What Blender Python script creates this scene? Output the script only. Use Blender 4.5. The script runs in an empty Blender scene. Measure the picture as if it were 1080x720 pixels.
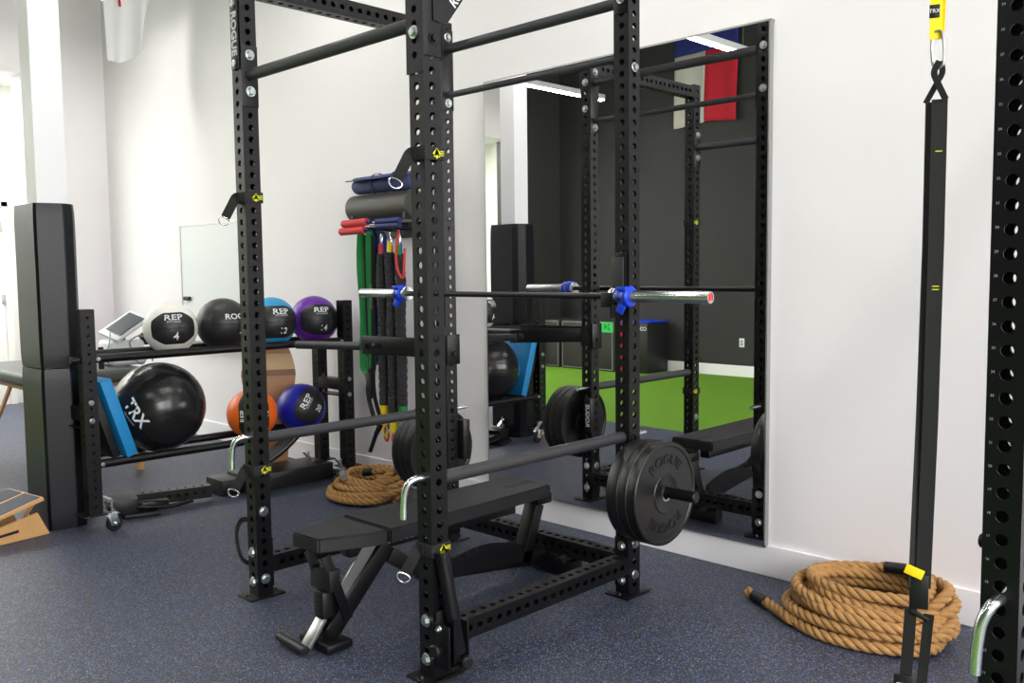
import bpy, bmesh, math, random
from mathutils import Vector, Matrix
random.seed(7)
PI = math.pi
SC = bpy.context.scene
COL = SC.collection

# ------------------------------------------------------------------ camera
F_PX, PITCH, YAW, ROLL, CH, CX, CY = 956.2, 4.387, 44.457, -0.631, 1.447, 0.771, -3.840
cd = bpy.data.cameras.new('camera'); cam = bpy.data.objects.new('camera', cd); COL.objects.link(cam)
cd.sensor_width = 36; cd.lens = F_PX * 36 / 1080; cd.clip_start = .02
pi_, ya_, ro_ = map(math.radians, (PITCH, YAW, ROLL))
Fv = Vector((-math.sin(ya_)*math.cos(pi_), math.cos(ya_)*math.cos(pi_), -math.sin(pi_)))
Rv = Vector((math.cos(ya_), math.sin(ya_), 0)); Uv = Rv.cross(Fv)
R2 = Rv*math.cos(ro_) + Uv*math.sin(ro_); U2 = -Rv*math.sin(ro_) + Uv*math.cos(ro_)
m = Matrix((R2, U2, -Fv)).transposed().to_4x4(); m.translation = (CX, CY, CH)
cam.matrix_world = m
SC.camera = cam

# ------------------------------------------------------------------ world, view, lights
w = bpy.data.worlds.new('world'); SC.world = w; w.use_nodes = True
w.node_tree.nodes['Background'].inputs[0].default_value = (.9, .95, 1, 1)
w.node_tree.nodes['Background'].inputs[1].default_value = .6
vs = SC.view_settings
vs.view_transform = 'Standard'; vs.look = 'None'; vs.gamma = 1; vs.use_curve_mapping = False
vs.exposure = 0.12
LAMP_STRENGTH = 53.0
def area(name, loc, size, power, col=(1, 1, 1), rot=(0, 0, 0)):
    l = bpy.data.lights.new(name, 'AREA'); l.shape = 'RECTANGLE'; l.size, l.size_y = size
    l.energy = power; l.color = col
    o = bpy.data.objects.new(name, l); COL.objects.link(o); o.location = loc; o.rotation_euler = rot
    return o
# daylight for the hall on the left; fill light added at the unseen right wall
area('hall_daylight', (-9.8, -3.4, 3.58), (1.1, 4.8), 260, (1, 1, .98))
area('right_fill_light', (4.40, -3.6, 2.3), (2.4, 5.0), 460, (1, .97, .97), (0, math.radians(90), 0))

# ------------------------------------------------------------------ materials
def lin(c):
    return tuple((x/12.92 if x <= .04045 else ((x+.055)/1.055)**2.4) for x in [v/255 for v in c]) + (1,)
def mat(name, rgb, rough=.5, metal=0, noise=0.08, nscale=30, bump=0, bscale=200, spec=.5, coat=0):
    M = bpy.data.materials.new(name); M.use_nodes = True
    nt = M.node_tree; b = nt.nodes['Principled BSDF']
    b.inputs['Roughness'].default_value = rough; b.inputs['Metallic'].default_value = metal
    b.inputs['Specular IOR Level'].default_value = spec
    b.inputs['Coat Weight'].default_value = coat
    c = lin(rgb)
    tc = nt.nodes.new('ShaderNodeTexCoord')
    n = nt.nodes.new('ShaderNodeTexNoise'); n.inputs['Scale'].default_value = nscale; n.inputs['Detail'].default_value = 4
    nt.links.new(tc.outputs['Object'], n.inputs['Vector'])
    mx = nt.nodes.new('ShaderNodeMix'); mx.data_type = 'RGBA'
    mx.inputs['A'].default_value = tuple(x*(1-noise) for x in c[:3])+(1,)
    mx.inputs['B'].default_value = tuple(min(1, x*(1+noise)) for x in c[:3])+(1,)
    nt.links.new(n.outputs['Fac'], mx.inputs['Factor']); nt.links.new(mx.outputs['Result'], b.inputs['Base Color'])
    if bump:
        n2 = nt.nodes.new('ShaderNodeTexNoise'); n2.inputs['Scale'].default_value = bscale; n2.inputs['Detail'].default_value = 3
        nt.links.new(tc.outputs['Object'], n2.inputs['Vector'])
        bp = nt.nodes.new('ShaderNodeBump'); bp.inputs['Strength'].default_value = bump; bp.inputs['Distance'].default_value = .002
        nt.links.new(n2.outputs['Fac'], bp.inputs['Height']); nt.links.new(bp.outputs['Normal'], b.inputs['Normal'])
    return M
def emis(name, rgb, s):
    M = bpy.data.materials.new(name); M.use_nodes = True; b = M.node_tree.nodes['Principled BSDF']
    b.inputs['Base Color'].default_value = lin(rgb); b.inputs['Emission Color'].default_value = lin(rgb)
    b.inputs['Emission Strength'].default_value = s
    return M
WHITE = mat('white_wall_paint', (240, 237, 239), .6, noise=.012, nscale=1.5, bump=.15, bscale=160)
WALLT = mat('white_column_paint', (232, 233, 236), .5, noise=.01, nscale=3)
CREAM = mat('hall_paint', (238, 237, 232), .6, noise=.01, nscale=2)
BASEB = mat('baseboard_paint', (246, 245, 248), .6, noise=.01)
CEIL = mat('ceiling_paint', (120, 122, 126), .9, noise=.05, nscale=2)
BLACKW = mat('charcoal_wall_paint', (46, 45, 45), .7, noise=.06, nscale=3, bump=.2)
STEEL = mat('black_powder_coat', (11, 11, 14), .34, noise=.12, nscale=60, bump=.3, bscale=700, spec=.36)
DARKST = mat('black_steel_inside', (14, 14, 16), .5, noise=.1)
PLASTIC = mat('black_plastic', (12, 12, 14), .45, noise=.1)
UHMW = mat('black_liner_plastic', (42, 42, 45), .55, noise=.1)
ZINC = mat('zinc_bolt', (196, 204, 204), .28, 1, noise=.1, nscale=90)
CHROME = mat('chrome', (225, 231, 233), .27, 1, noise=.03)
PIPE = mat('grey_matte_pipe', (48, 49, 53), .5, noise=.06, bump=.2, bscale=500)
BARST = mat('black_bar_shaft', (40, 38, 40), .35, .6, noise=.05)
RUBBER = mat('black_bumper_rubber', (17, 17, 18), .38, noise=.15, nscale=14, bump=.15, bscale=90)
RUBLET = mat('embossed_rubber', (10, 10, 11), .6, noise=.05)
VINYL = mat('bench_vinyl', (26, 26, 29), .5, noise=.08, bump=.5, bscale=420, spec=.4)
PADV = mat('pillar_pad_vinyl', (9, 13, 20), .40, noise=.08, nscale=6, bump=.25, bscale=60, spec=.35)
WEB = mat('black_webbing', (22, 22, 23), .8, noise=.2, nscale=200, bump=.6, bscale=900)
YEL = mat('yellow_webbing', (250, 216, 0), .65, noise=.06, nscale=120, bump=.4, bscale=700)
BLUEP = mat('blue_plastic', (10, 60, 205), .35, noise=.05)
REDP = mat('red_foam', (206, 58, 58), .7, noise=.06)
NAVYMAT = mat('navy_foam_mat', (66, 72, 118), .75, noise=.08, bump=.3, bscale=300)
ROLLF = mat('charcoal_foam_roller', (66, 64, 60), .5, noise=.1, nscale=80)
BLUEF = mat('blue_foam', (10, 128, 190), .6, noise=.06, nscale=8)
CYAN = mat('cyan_vinyl', (22, 142, 196), .4, noise=.05, nscale=8)
PURP = mat('purple_vinyl', (94, 24, 150), .38, noise=.05, nscale=8)
ORNG = mat('orange_vinyl', (238, 104, 12), .4, noise=.05, nscale=8)
NAVY = mat('royal_blue_vinyl', (20, 24, 150), .4, noise=.05, nscale=8)
WHT = mat('white_vinyl', (226, 226, 218), .4, noise=.03, nscale=8)
BKV = mat('black_vinyl', (30, 30, 32), .42, noise=.08, nscale=20, bump=.4, bscale=120)
SBALL = mat('black_gym_ball', (26, 25, 27), .24, noise=.06, nscale=4)
PRINT = mat('white_print', (225, 228, 230), .5, noise=.02)
GPRINT = mat('grey_print', (150, 154, 160), .5, noise=.02)
YPRINT = mat('yellow_print', (212, 214, 20), .5, noise=.02)
GREENB = mat('green_band', (12, 128, 58), .55, noise=.06)
NAVYB = mat('navy_band', (16, 32, 104), .55, noise=.06)
GREYF = mat('grey_cable', (130, 134, 138), .5)
WOODL = mat('birch_plywood', (204, 158, 102), .5, noise=.15, nscale=9)
WOODM = mat('brown_wood', (176, 128, 84), .4, noise=.12, nscale=7)
WOODB = mat('pale_wood_band', (206, 172, 120), .35, noise=.08, nscale=7)
WOODD = mat('dark_wood_band', (132, 92, 60), .4, noise=.08, nscale=7)
GRIP = mat('grey_grip_tape', (86, 88, 96), .85, noise=.15, nscale=300)
TABLEV = mat('grey_green_vinyl', (84, 88, 84), .5, noise=.06)
SHEET = mat('cream_sheet', (232, 228, 212), .8, noise=.03)
DEVW = mat('white_device_plastic', (226, 230, 232), .35, noise=.03)
DEVD = mat('device_screen', (70, 78, 84), .2, noise=.1)
RED = mat('red_cloth', (196, 26, 48), .8, noise=.06, nscale=5)
BLUC = mat('blue_cloth', (28, 42, 120), .8, noise=.06, nscale=5)
FLAGW = mat('hanging_cloth', (240, 240, 240), .8, noise=.02, nscale=5)
WHC = mat('white_cloth', (205, 202, 194), .8, noise=.04, nscale=5)
GRNL = mat('green_label', (24, 200, 84), .5)
BOXF = mat('charcoal_box_vinyl', (46, 43, 43), .6, noise=.08, nscale=5)
SEAMG = mat('grey_seam', (120, 120, 120), .6)
BOARDW = mat('whiteboard_gloss', (222, 228, 228), .12, noise=.01, nscale=2)
ALU = mat('aluminium_trim', (176, 178, 178), .35, .9, noise=.03)
LITT = emis('lamp_diffuser', (255, 252, 246), LAMP_STRENGTH)
MIRR = bpy.data.materials.new('mirror_glass'); MIRR.use_nodes = True
_b = MIRR.node_tree.nodes['Principled BSDF']; _b.inputs['Base Color'].default_value = (.88, .87, .87, 1)
_b.inputs['Metallic'].default_value = 1; _b.inputs['Roughness'].default_value = .0

def floor_mat():
    M = mat('speckled_rubber_floor', (53, 51, 58), .5, noise=.10, nscale=1.2)
    nt = M.node_tree; b = nt.nodes['Principled BSDF']; base = b.inputs['Base Color'].links[0].from_socket
    tc = nt.nodes.new('ShaderNodeTexCoord')
    prev = base
    for sc, th, col in ((230, .30, (30, 92, 158)), (300, .20, (150, 158, 170)), (260, .22, (20, 20, 26))):
        mp = nt.nodes.new('ShaderNodeMapping'); mp.inputs['Location'].default_value = (sc*.013, sc*.007, 0)
        nt.links.new(tc.outputs['Object'], mp.inputs['Vector'])
        v = nt.nodes.new('ShaderNodeTexVoronoi'); v.inputs['Scale'].default_value = sc
        nt.links.new(mp.outputs['Vector'], v.inputs['Vector'])
        sep = nt.nodes.new('ShaderNodeSeparateColor'); nt.links.new(v.outputs['Color'], sep.inputs[0])
        lt = nt.nodes.new('ShaderNodeMath'); lt.operation = 'LESS_THAN'; lt.inputs[1].default_value = th*.55
        nt.links.new(sep.outputs[0], lt.inputs[0])
        ml = nt.nodes.new('ShaderNodeMath'); ml.operation = 'MULTIPLY'; ml.inputs[1].default_value = .75
        nt.links.new(lt.outputs[0], ml.inputs[0])
        mx = nt.nodes.new('ShaderNodeMix'); mx.data_type = 'RGBA'
        nt.links.new(ml.outputs[0], mx.inputs['Factor']); nt.links.new(prev, mx.inputs['A']); mx.inputs['B'].default_value = lin(col)
        prev = mx.outputs['Result']
    nt.links.new(prev, b.inputs['Base Color'])
    n = nt.nodes.new('ShaderNodeTexNoise'); n.inputs['Scale'].default_value = 260; nt.links.new(tc.outputs['Object'], n.inputs['Vector'])
    bp = nt.nodes.new('ShaderNodeBump'); bp.inputs['Strength'].default_value = .35; bp.inputs['Distance'].default_value = .003
    nt.links.new(n.outputs['Fac'], bp.inputs['Height']); nt.links.new(bp.outputs['Normal'], b.inputs['Normal'])
    return M
FLOOR = floor_mat()
TURF = mat('artificial_turf', (112, 168, 14), .9, noise=.45, nscale=120, bump=1, bscale=260)
TURF.node_tree.nodes['Bump'].inputs['Distance'].default_value = .02

def rope_mat():
    M = mat('manila_rope', (172, 130, 78), .85, noise=.28, nscale=40, bump=.9, bscale=260)
    return M
ROPE = rope_mat()
def sleeve_mat():
    M = mat('ruched_black_fabric', (60, 60, 64), .8, noise=.3, nscale=90)
    nt = M.node_tree; b = nt.nodes['Principled BSDF']; tc = nt.nodes.new('ShaderNodeTexCoord')
    wv = nt.nodes.new('ShaderNodeTexWave'); wv.bands_direction = 'Z'; wv.inputs['Scale'].default_value = 28; wv.inputs['Distortion'].default_value = 5
    wv.inputs['Detail'].default_value = 3
    nt.links.new(tc.outputs['Object'], wv.inputs['Vector'])
    bp = nt.nodes.new('ShaderNodeBump'); bp.inputs['Strength'].default_value = 1; bp.inputs['Distance'].default_value = .012
    nt.links.new(wv.outputs['Fac'], bp.inputs['Height']); nt.links.new(bp.outputs['Normal'], b.inputs['Normal'])
    return M
SLEEVE = sleeve_mat()

# ------------------------------------------------------------------ mesh helpers
class MB:
    def __init__(s): s.bm = bmesh.new(); s.mi = 0
    def _add(s, verts, faces, M=None):
        vs_ = [s.bm.verts.new((M @ Vector(v)) if M else v) for v in verts]
        out = []
        for f in faces:
            try: fc = s.bm.faces.new([vs_[i] for i in f]); fc.material_index = s.mi; out.append(fc)
            except ValueError: pass
        return vs_
    def box(s, c, size, rot=None, bev=0, seg=2):
        t = bmesh.new(); bmesh.ops.create_cube(t, size=1)
        for v in t.verts: v.co = Vector((v.co.x*size[0], v.co.y*size[1], v.co.z*size[2]))
        if bev: bmesh.ops.bevel(t, geom=t.edges[:], offset=bev, segments=seg, affect='EDGES', profile=.5)
        R = (rot.to_4x4() if rot else Matrix.Identity(4)); M = Matrix.Translation(c) @ R
        t.verts.index_update()
        s._add([v.co.copy() for v in t.verts], [[v.index for v in f.verts] for f in t.faces], M); t.free(); return s
    def bar(s, p0, p1, wx, wy, up=(0, 0, 1), bev=0):
        p0, p1 = Vector(p0), Vector(p1); d = p1-p0; L = d.length; z = d.normalized(); x = Vector(up).cross(z)
        if x.length < 1e-4: x = Vector((1, 0, 0))
        x.normalize(); y = z.cross(x)
        return s.box((p0+p1)/2, (wx, wy, L), Matrix((x, y, z)).transposed(), bev)
    def cyl(s, p0, p1, r, r2=None, n=20, bev=0):
        p0, p1 = Vector(p0), Vector(p1); r2 = r if r2 is None else r2; L = (p1-p0).length
        prof = [(0, 0), (r-bev, 0)] + ([(r, bev)] if bev else []) + ([(r2, L-bev)] if bev else []) + [(r2-bev, L), (0, L)]
        return s.lathe(prof, p0, p1-p0, n)
    def lathe(s, prof, base, axis, n=24):
        z = Vector(axis).normalized(); x = z.orthogonal().normalized(); y = z.cross(x); base = Vector(base)
        rings = []; verts = []; faces = []
        for r, h in prof:
            if r < 1e-6: rings.append([len(verts)]); verts.append(base+z*h)
            else:
                rings.append(list(range(len(verts), len(verts)+n)))
                for i in range(n):
                    a = 2*PI*i/n; verts.append(base+z*h+(x*math.cos(a)+y*math.sin(a))*r)
        for A, B in zip(rings, rings[1:]):
            for i in range(n):
                j = (i+1) % n
                if len(A) == 1 and len(B) == 1: continue
                if len(A) == 1: faces.append((A[0], B[j], B[i]))
                elif len(B) == 1: faces.append((A[i], A[j], B[0]))
                else: faces.append((A[i], A[j], B[j], B[i]))
        s._add(verts, faces); return s
    def tube(s, pts, r, n=10, closed=False, flat=None, up=None):
        pts = [Vector(p) for p in pts]; N = len(pts); verts = []; faces = []
        nrm = None
        for i, p in enumerate(pts):
            a = pts[(i-1) % N] if (closed or i > 0) else p; b = pts[(i+1) % N] if (closed or i < N-1) else p
            t = (b-a).normalized()
            if up is not None: x = Vector(up) - t*Vector(up).dot(t); x.normalize()
            elif nrm is None: x = t.orthogonal().normalized()
            else: x = (nrm - t*nrm.dot(t)).normalized()
            nrm = x; y = t.cross(x); rr = r[i] if isinstance(r, (list, tuple)) else r
            for k in range(n):
                an = 2*PI*(k+.5)/n
                ca, sa = math.cos(an), math.sin(an)
                if flat: # rectangular strap: flat=(half thickness, half width), n=4
                    verts.append(p + x*(flat[0]*(1 if ca > 0 else -1)) + y*(flat[1]*(1 if sa > 0 else -1)))
                else: verts.append(p + x*ca*rr + y*sa*rr)
        for i in range(N if closed else N-1):
            for k in range(n):
                a = i*n+k; b = i*n+(k+1) % n; c = ((i+1) % N)*n+(k+1) % n; d = ((i+1) % N)*n+k
                faces.append((a, b, c, d))
        if not closed: faces += [tuple(range(n))[::-1], tuple(range((N-1)*n, N*n))]
        s._add(verts, faces); return s
    def strap(s, pts, th, wd, up, closed=False): return s.tube(pts, 0, 4, closed, (th/2, wd/2), up)
    def prism(s, poly, M, d):
        n = len(poly); v = [(x, y, 0) for x, y in poly] + [(x, y, d) for x, y in poly]
        f = [tuple(range(n))[::-1], tuple(range(n, 2*n))] + [(i, (i+1) % n, n+(i+1) % n, n+i) for i in range(n)]
        s._add(v, f, M); return s
    def ball(s, c, r, u=40, v=24, sq=(1, 1, 1)):
        prof = [(r*math.sin(PI*i/v), -r*math.cos(PI*i/v)) for i in range(v+1)]
        s.lathe([(max(a, 0) if 0 < i < v else 0, h) for i, (a, h) in enumerate(prof)], c, (0, 0, 1), u); return s
    def text(s, body, size, fn, ext=.0008, align='CENTER', bold=.0, sx=1.0):
        vv, ff = text_geo(body, size, ext, align, bold)
        s._add([fn(x*sx, y, z) for x, y, z in vv], ff); return s
    def bolt(s, c, n_, r=.019):
        c = Vector(c); n_ = Vector(n_).normalized()
        s.lathe([(0, 0), (r, 0), (r, .003), (r*.95, .004), (0, .004)], c, n_, 18)
        s.lathe([(0, .004), (r*.72, .004), (r*.72, .011), (r*.6, .014), (0, .014)], c, n_, 6)
        return s
    def build(s, name, mats, parent=None, smooth=38, **kw):
        me = bpy.data.meshes.new(name); bmesh.ops.recalc_face_normals(s.bm, faces=s.bm.faces[:]); s.bm.to_mesh(me); s.bm.free()
        for x in (mats if isinstance(mats, (list, tuple)) else [mats]): me.materials.append(x)
        if smooth:
            for p in me.polygons: p.use_smooth = True
            me.set_sharp_from_angle(angle=math.radians(smooth))
        o = bpy.data.objects.new(name, me); COL.objects.link(o)
        if parent: adopt(o, parent)
        for k, v in kw.items(): o[k] = v
        return o
def adopt(o, parent):
    o.parent = parent
    if parent.type == 'EMPTY': o.matrix_parent_inverse = Matrix.Translation(-Vector(parent.location))
_tc = {}
def text_geo(body, size, ext, align, bold):
    k = (body, size, ext, align, bold)
    if k not in _tc:
        cu = bpy.data.curves.new('t', 'FONT'); cu.body = body; cu.size = size; cu.extrude = ext; cu.align_x = align; cu.align_y = 'CENTER'
        cu.offset = bold; cu.resolution_u = 3
        o = bpy.data.objects.new('t', cu); COL.objects.link(o)
        me = bpy.data.meshes.new_from_object(o)
        _tc[k] = ([tuple(v.co) for v in me.vertices], [tuple(p.vertices) for p in me.polygons])
        bpy.data.objects.remove(o); bpy.data.curves.remove(cu); bpy.data.meshes.remove(me)
    return _tc[k]
def planefn(c, x, y):
    c, x, y = Vector(c), Vector(x).normalized(), Vector(y).normalized(); z = x.cross(y)
    return lambda a, b, d: c + x*a + y*b + z*d
def thing(name, label, cat, loc, group=None):
    o = bpy.data.objects.new(name, None); COL.objects.link(o); o.location = loc; o.empty_display_size = .1
    o['label'] = label; o['category'] = cat
    if group: o['group'] = group
    return o
def tag(o, label, cat, group=None):
    o['label'] = label; o['category'] = cat
    if group: o['group'] = group
    return o
def struct(o): o['kind'] = 'structure'; return o
def smoothpath(P, n=8, closed=False):
    P = [Vector(p) for p in P]; out = []; N = len(P)
    for i in range(N if closed else N-1):
        if closed: a, b, c, d = P[(i-1) % N], P[i], P[(i+1) % N], P[(i+2) % N]
        else: a, b, c, d = P[max(i-1, 0)], P[i], P[i+1], P[min(i+2, N-1)]
        for k in range(n):
            t = k/n; out.append(.5*((2*b)+(c-a)*t+(2*a-5*b+4*c-d)*t*t+(3*b-a-3*c+d)*t**3))
    if not closed: out.append(P[-1])
    return out

# ------------------------------------------------------------------ room
XL, XR, YB, ZC = -8.8, 4.5, -7.1, 5.2
struct(MB().box(((XL+XR)/2-.9, -1.5, -.05), (XR-XL+1.9, 3.1, .1)).build('floor', FLOOR, smooth=0))
struct(MB().box(((XL+XR)/2-.9, (YB-3.05)/2, -.05), (XR-XL+1.9, 3.05-(-YB)*-1-6.1+(-YB-3.05)*0 if 0 else (-YB-3.05), .1)).build('floor_turf', TURF, smooth=0))
struct(MB().box(((XL+XR)/2, .1, ZC/2), (XR-XL, .2, ZC)).build('wall_mirror_side', WHITE, smooth=0))
struct(MB().box(((XL+XR)/2, YB-.1, ZC/2), (XR-XL+.4, .2, ZC)).build('wall_back', BLACKW, smooth=0))
struct(MB().box(((XL+XR)/2, YB/2, ZC+.05), (XR-XL+.4, -YB+.4, .1)).build('ceiling', CEIL, smooth=0))
struct(MB().box((XR+.1, YB/2, ZC/2), (.2, -YB+.4, ZC)).build('wall_right', WHITE, smooth=0))
# left wall with a wide opening into the hall
o = MB(); o.box((XL-.15, -.39, ZC/2), (.3, .78, ZC)); o.box((XL-.15, (-6.0-.78)/2, (3.40+ZC)/2), (.3, 6.0-.78, ZC-3.40)); struct(o.build('wall_left', WHITE, smooth=0))
o = MB(); o.box((-10.65, YB/2, 1.8), (.1, -YB+.2, 3.6)); o.box((-9.85, .05, 1.8), (1.6, .1, 3.6)); o.box((-9.85, YB-.05, 1.8), (1.6, .1, 3.6))
struct(o.build('wall_hall', CREAM, smooth=0))
struct(MB().box((-9.85, YB/2, 3.65), (1.6, -YB+.2, .1)).build('ceiling_hall', CREAM, smooth=0))
o = MB().box((XL/2+XR/2, -.008, .075), (XR-XL, .016, .15), bev=.004); struct(o.build('baseboard_mirror_side', BASEB, smooth=0))
o = MB().box((XL/2+XR/2, YB+.008, .075), (XR-XL, .016, .15), bev=.004); struct(o.build('baseboard_back', BASEB, smooth=0))
o = MB().box((XL+.008, -.39, .075), (.016, .74, .15), bev=.004); struct(o.build('baseboard_left', BASEB, smooth=0))
struct(MB().box((XL-.15, (YB-6.0)/2, ZC/2), (.3, -YB-6.0, ZC)).build('wall_left_back', BLACKW, smooth=0))
# hall door with hinges
d = MB().box((-10.58, -.98, 1.12), (.045, .94, 2.24)).build('door_1', CREAM, smooth=0); struct(d)
o = MB()
for z in (.35, 1.2, 2.02): o.box((-10.55, -.525, z), (.03, .03, .11), bev=.004)
o.build('hinge', ALU, d)
o = MB(); o.box((-10.57, -.47, 1.15), (.06, .07, 2.3)); o.box((-10.57, -1.49, 1.15), (.06, .07, 2.3)); o.box((-10.57, -.98, 2.28), (.06, 1.08, .07)); o.build('door_frame', CREAM, d, smooth=0)
o = MB(); o.cyl((-10.55, -1.36, 1.0), (-10.49, -1.36, 1.0), .011); o.cyl((-10.49, -1.37, 1.0), (-10.49, -1.24, 1.0), .011); o.build('door_handle', ALU, d)
# structural column
struct(MB().box((-4.80, -1.955, ZC/2), (.165, .165, ZC)).build('trim_1', WALLT, smooth=0))

# invented window frame added around the fill light on the right wall
q = MB()
for y in (-6.15, -4.45, -2.75, -1.05): q.box((XR-.03, y, 2.3), (.08, .07, 2.5))
for z in (1.06, 3.54): q.box((XR-.03, -3.6, z), (.08, 5.17, .07))
struct(q.build('fill_light_frame_1', ALU, smooth=0))
# ------------------------------------------------------------------ mirror
mir = thing('wall_mirror', 'tall frameless gym mirror on the white wall behind the squat rack', 'mirror', (-2.26, -.006, .15))
MB().box((-2.245, -.0315, 1.356), (1.85, .005, 2.413)).build('glass', MIRR, mir, smooth=0)
MB().box((-2.245, -.0145, 1.356), (1.84, .028, 2.40)).build('backing', PLASTIC, mir, smooth=0)
e = MB()
e.box((-2.245, -.017, .1475), (1.87, .033, .012)); e.box((-2.245, -.017, 2.566), (1.87, .033, .012))
e.box((-3.173, -.017, 1.356), (.007, .033, 2.43)); e.box((-1.317, -.017, 1.356), (.007, .033, 2.43)); e.build('edge_trim', ALU, mir, smooth=0)

# ------------------------------------------------------------------ ceiling lamps
def lamp(x, y, L, lab):
    t = thing('ceiling_light', lab, 'light', (x, y, 3.8), 'linear LED lights hung over the gym')
    MB().box((x, y, 3.84), (.09, L, .07), bev=.006).build('housing', DEVW, t)
    MB().box((x, y, 3.798), (.075, L-.03, .014)).build('diffuser', LITT, t, smooth=0)
    for k in (-.4, .4): MB().cyl((x, y+L*k, 3.87), (x, y+L*k, ZC), .003, n=6).build('cable', GREYF, t)
lamp(-4.5, -4.72, 1.35, 'linear LED light seen reflected at the top right of the mirror')
lamp(-7.25, -5.3, 1.9, 'linear LED light seen reflected beside the white column in the mirror')
for x in (-7.2, -4.5, -1.8, .9, 3.3):
    for y in (-1.5, -4.72):
        if y == -4.72 and x < -4: continue
        lamp(x, y, 1.9 if y > -3 else 1.35, 'linear LED light hung above the gym floor')

# ------------------------------------------------------------------ perforated uprights
PITCH_H = .0508
def perf(mb, L, w=.0762, hr=.0135, P0=(0, 0, 0), M=None, depth=.005, faces4=(0, 1, 2, 3), n=16):
    """square tube along local Z with a row of round holes in its faces"""
    M = M or Matrix.Translation(P0); h = w/2
    cells = int(L/PITCH_H); m0 = (L-cells*PITCH_H)/2
    for k in range(4):
        R = M @ Matrix.Rotation(k*PI/2, 4, 'Z')
        def vt(a, z, dd=0): return (a, -h+dd, z)
        V = []; Fc = []
        def quad(a0, a1, z0, z1):
            b = len(V); V.extend([vt(a0, z0), vt(a1, z0), vt(a1, z1), vt(a0, z1)]); Fc.append((b, b+1, b+2, b+3))
        quad(-h, h, 0, m0); quad(-h, h, L-m0, L)
        if k not in faces4: quad(-h, h, m0, L-m0)
        else:
            for c in range(cells):
                z0 = m0+c*PITCH_H; zc = z0+PITCH_H/2; b = len(V); hz = PITCH_H/2
                for i in range(n):
                    an = 2*PI*i/n; ca, sa = math.cos(an), math.sin(an); s_ = 1/max(abs(ca), abs(sa))
                    V.append(vt(h*ca*s_, zc+hz*sa*s_)); V.append(vt(hr*ca, zc+hr*sa)); V.append(vt(hr*ca, zc+hr*sa, depth))
                for i in range(n):
                    j = (i+1) % n
                    Fc.append((b+3*i, b+3*j, b+3*j+1, b+3*i+1)); Fc.append((b+3*i+1, b+3*j+1, b+3*j+2, b+3*i+2))
        mb._add(V, Fc, R)
    mb._add([(-h, -h, 0), (h, -h, 0), (h, h, 0), (-h, h, 0)], [(0, 3, 2, 1)], M)
    mb._add([(-h, -h, L), (h, -h, L), (h, h, L), (-h, h, L)], [(0, 1, 2, 3)], M)
def perf_beam(mb, p0, p1, **k):
    p0, p1 = Vector(p0), Vector(p1); z = (p1-p0).normalized(); x = Vector((0, 0, 1)).cross(z).normalized(); y = z.cross(x)
    M = Matrix((x, y, z)).transposed().to_4x4(); M.translation = p0
    perf(mb, (p1-p0).length, M=M, **k)
# outward facing normals are kept (inside of the tube is seen through the holes)
X1, X2, Y1, Y2 = -2.863, -1.659, -1.777, -.636
H = .0381; ZT = 2.735
rack = thing('power_rack', 'black four-post power rack with round-hole uprights in front of the mirror', 'power rack', ((X1+X2)/2, (Y1+Y2)/2, 0))
up0 = MB(); perf(up0, ZT-.008, P0=(0, 0, .008)); up0 = up0.build('upright', STEEL, None, smooth=30)
uprights = {}
for i, (nm, x, y) in enumerate((('P1', X1, Y1), ('P2', X2, Y1), ('P3', X2, Y2), ('P4', X1, Y2))):
    u = up0 if i == 0 else up0.copy()
    if i: COL.objects.link(u)
    u.location = (x, y, 0); adopt(u, rack); uprights[nm] = u
def sub(mb, name, mt, up, **kw):      # mesh in world coords as a sub-part of an upright
    o = mb.build(name, mt, None, **kw); o.parent = up; o.matrix_parent_inverse = Matrix.Translation(-Vector(up.location)); return o
for nm, x, y in (('P1', X1, Y1), ('P2', X2, Y1), ('P3', X2, Y2), ('P4', X1, Y2)):
    fp = MB().box((x, y, .004), (.128, .172, .008), bev=.002)
    for s_ in (-1, 1): fp.lathe([(0, .008), (.012, .008), (.012, .012), (.008, .018), (0, .018)], (x+.0, y+s_*.066, 0), (0, 0, 1), 8)
    sub(fp, 'foot_plate', STEEL, uprights[nm])
    sub(MB().box((x, y, ZT+.003), (.077, .077, .006), bev=.003), 'end_cap', PLASTIC, uprights[nm])
# base beams and top beams
for s_, (xx, nm) in ((1, (X2, 'side')), (-1, (X1, 'side'))):
    b = MB(); perf_beam(b, (xx, Y1+H, .142), (xx, Y2-H, .142), faces4=(0, 1, 2, 3)); b.build('base_beam', STEEL, rack, smooth=30)
    b = MB(); perf_beam(b, (xx, Y1+H, 2.69), (xx, Y2-H, 2.69)); b.build('top_beam', STEEL, rack, smooth=30)
b = MB(); perf_beam(b, (X1+H, Y2, .142), (X2-H, Y2, .142)); b.build('base_beam', STEEL, rack, smooth=30)
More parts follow.
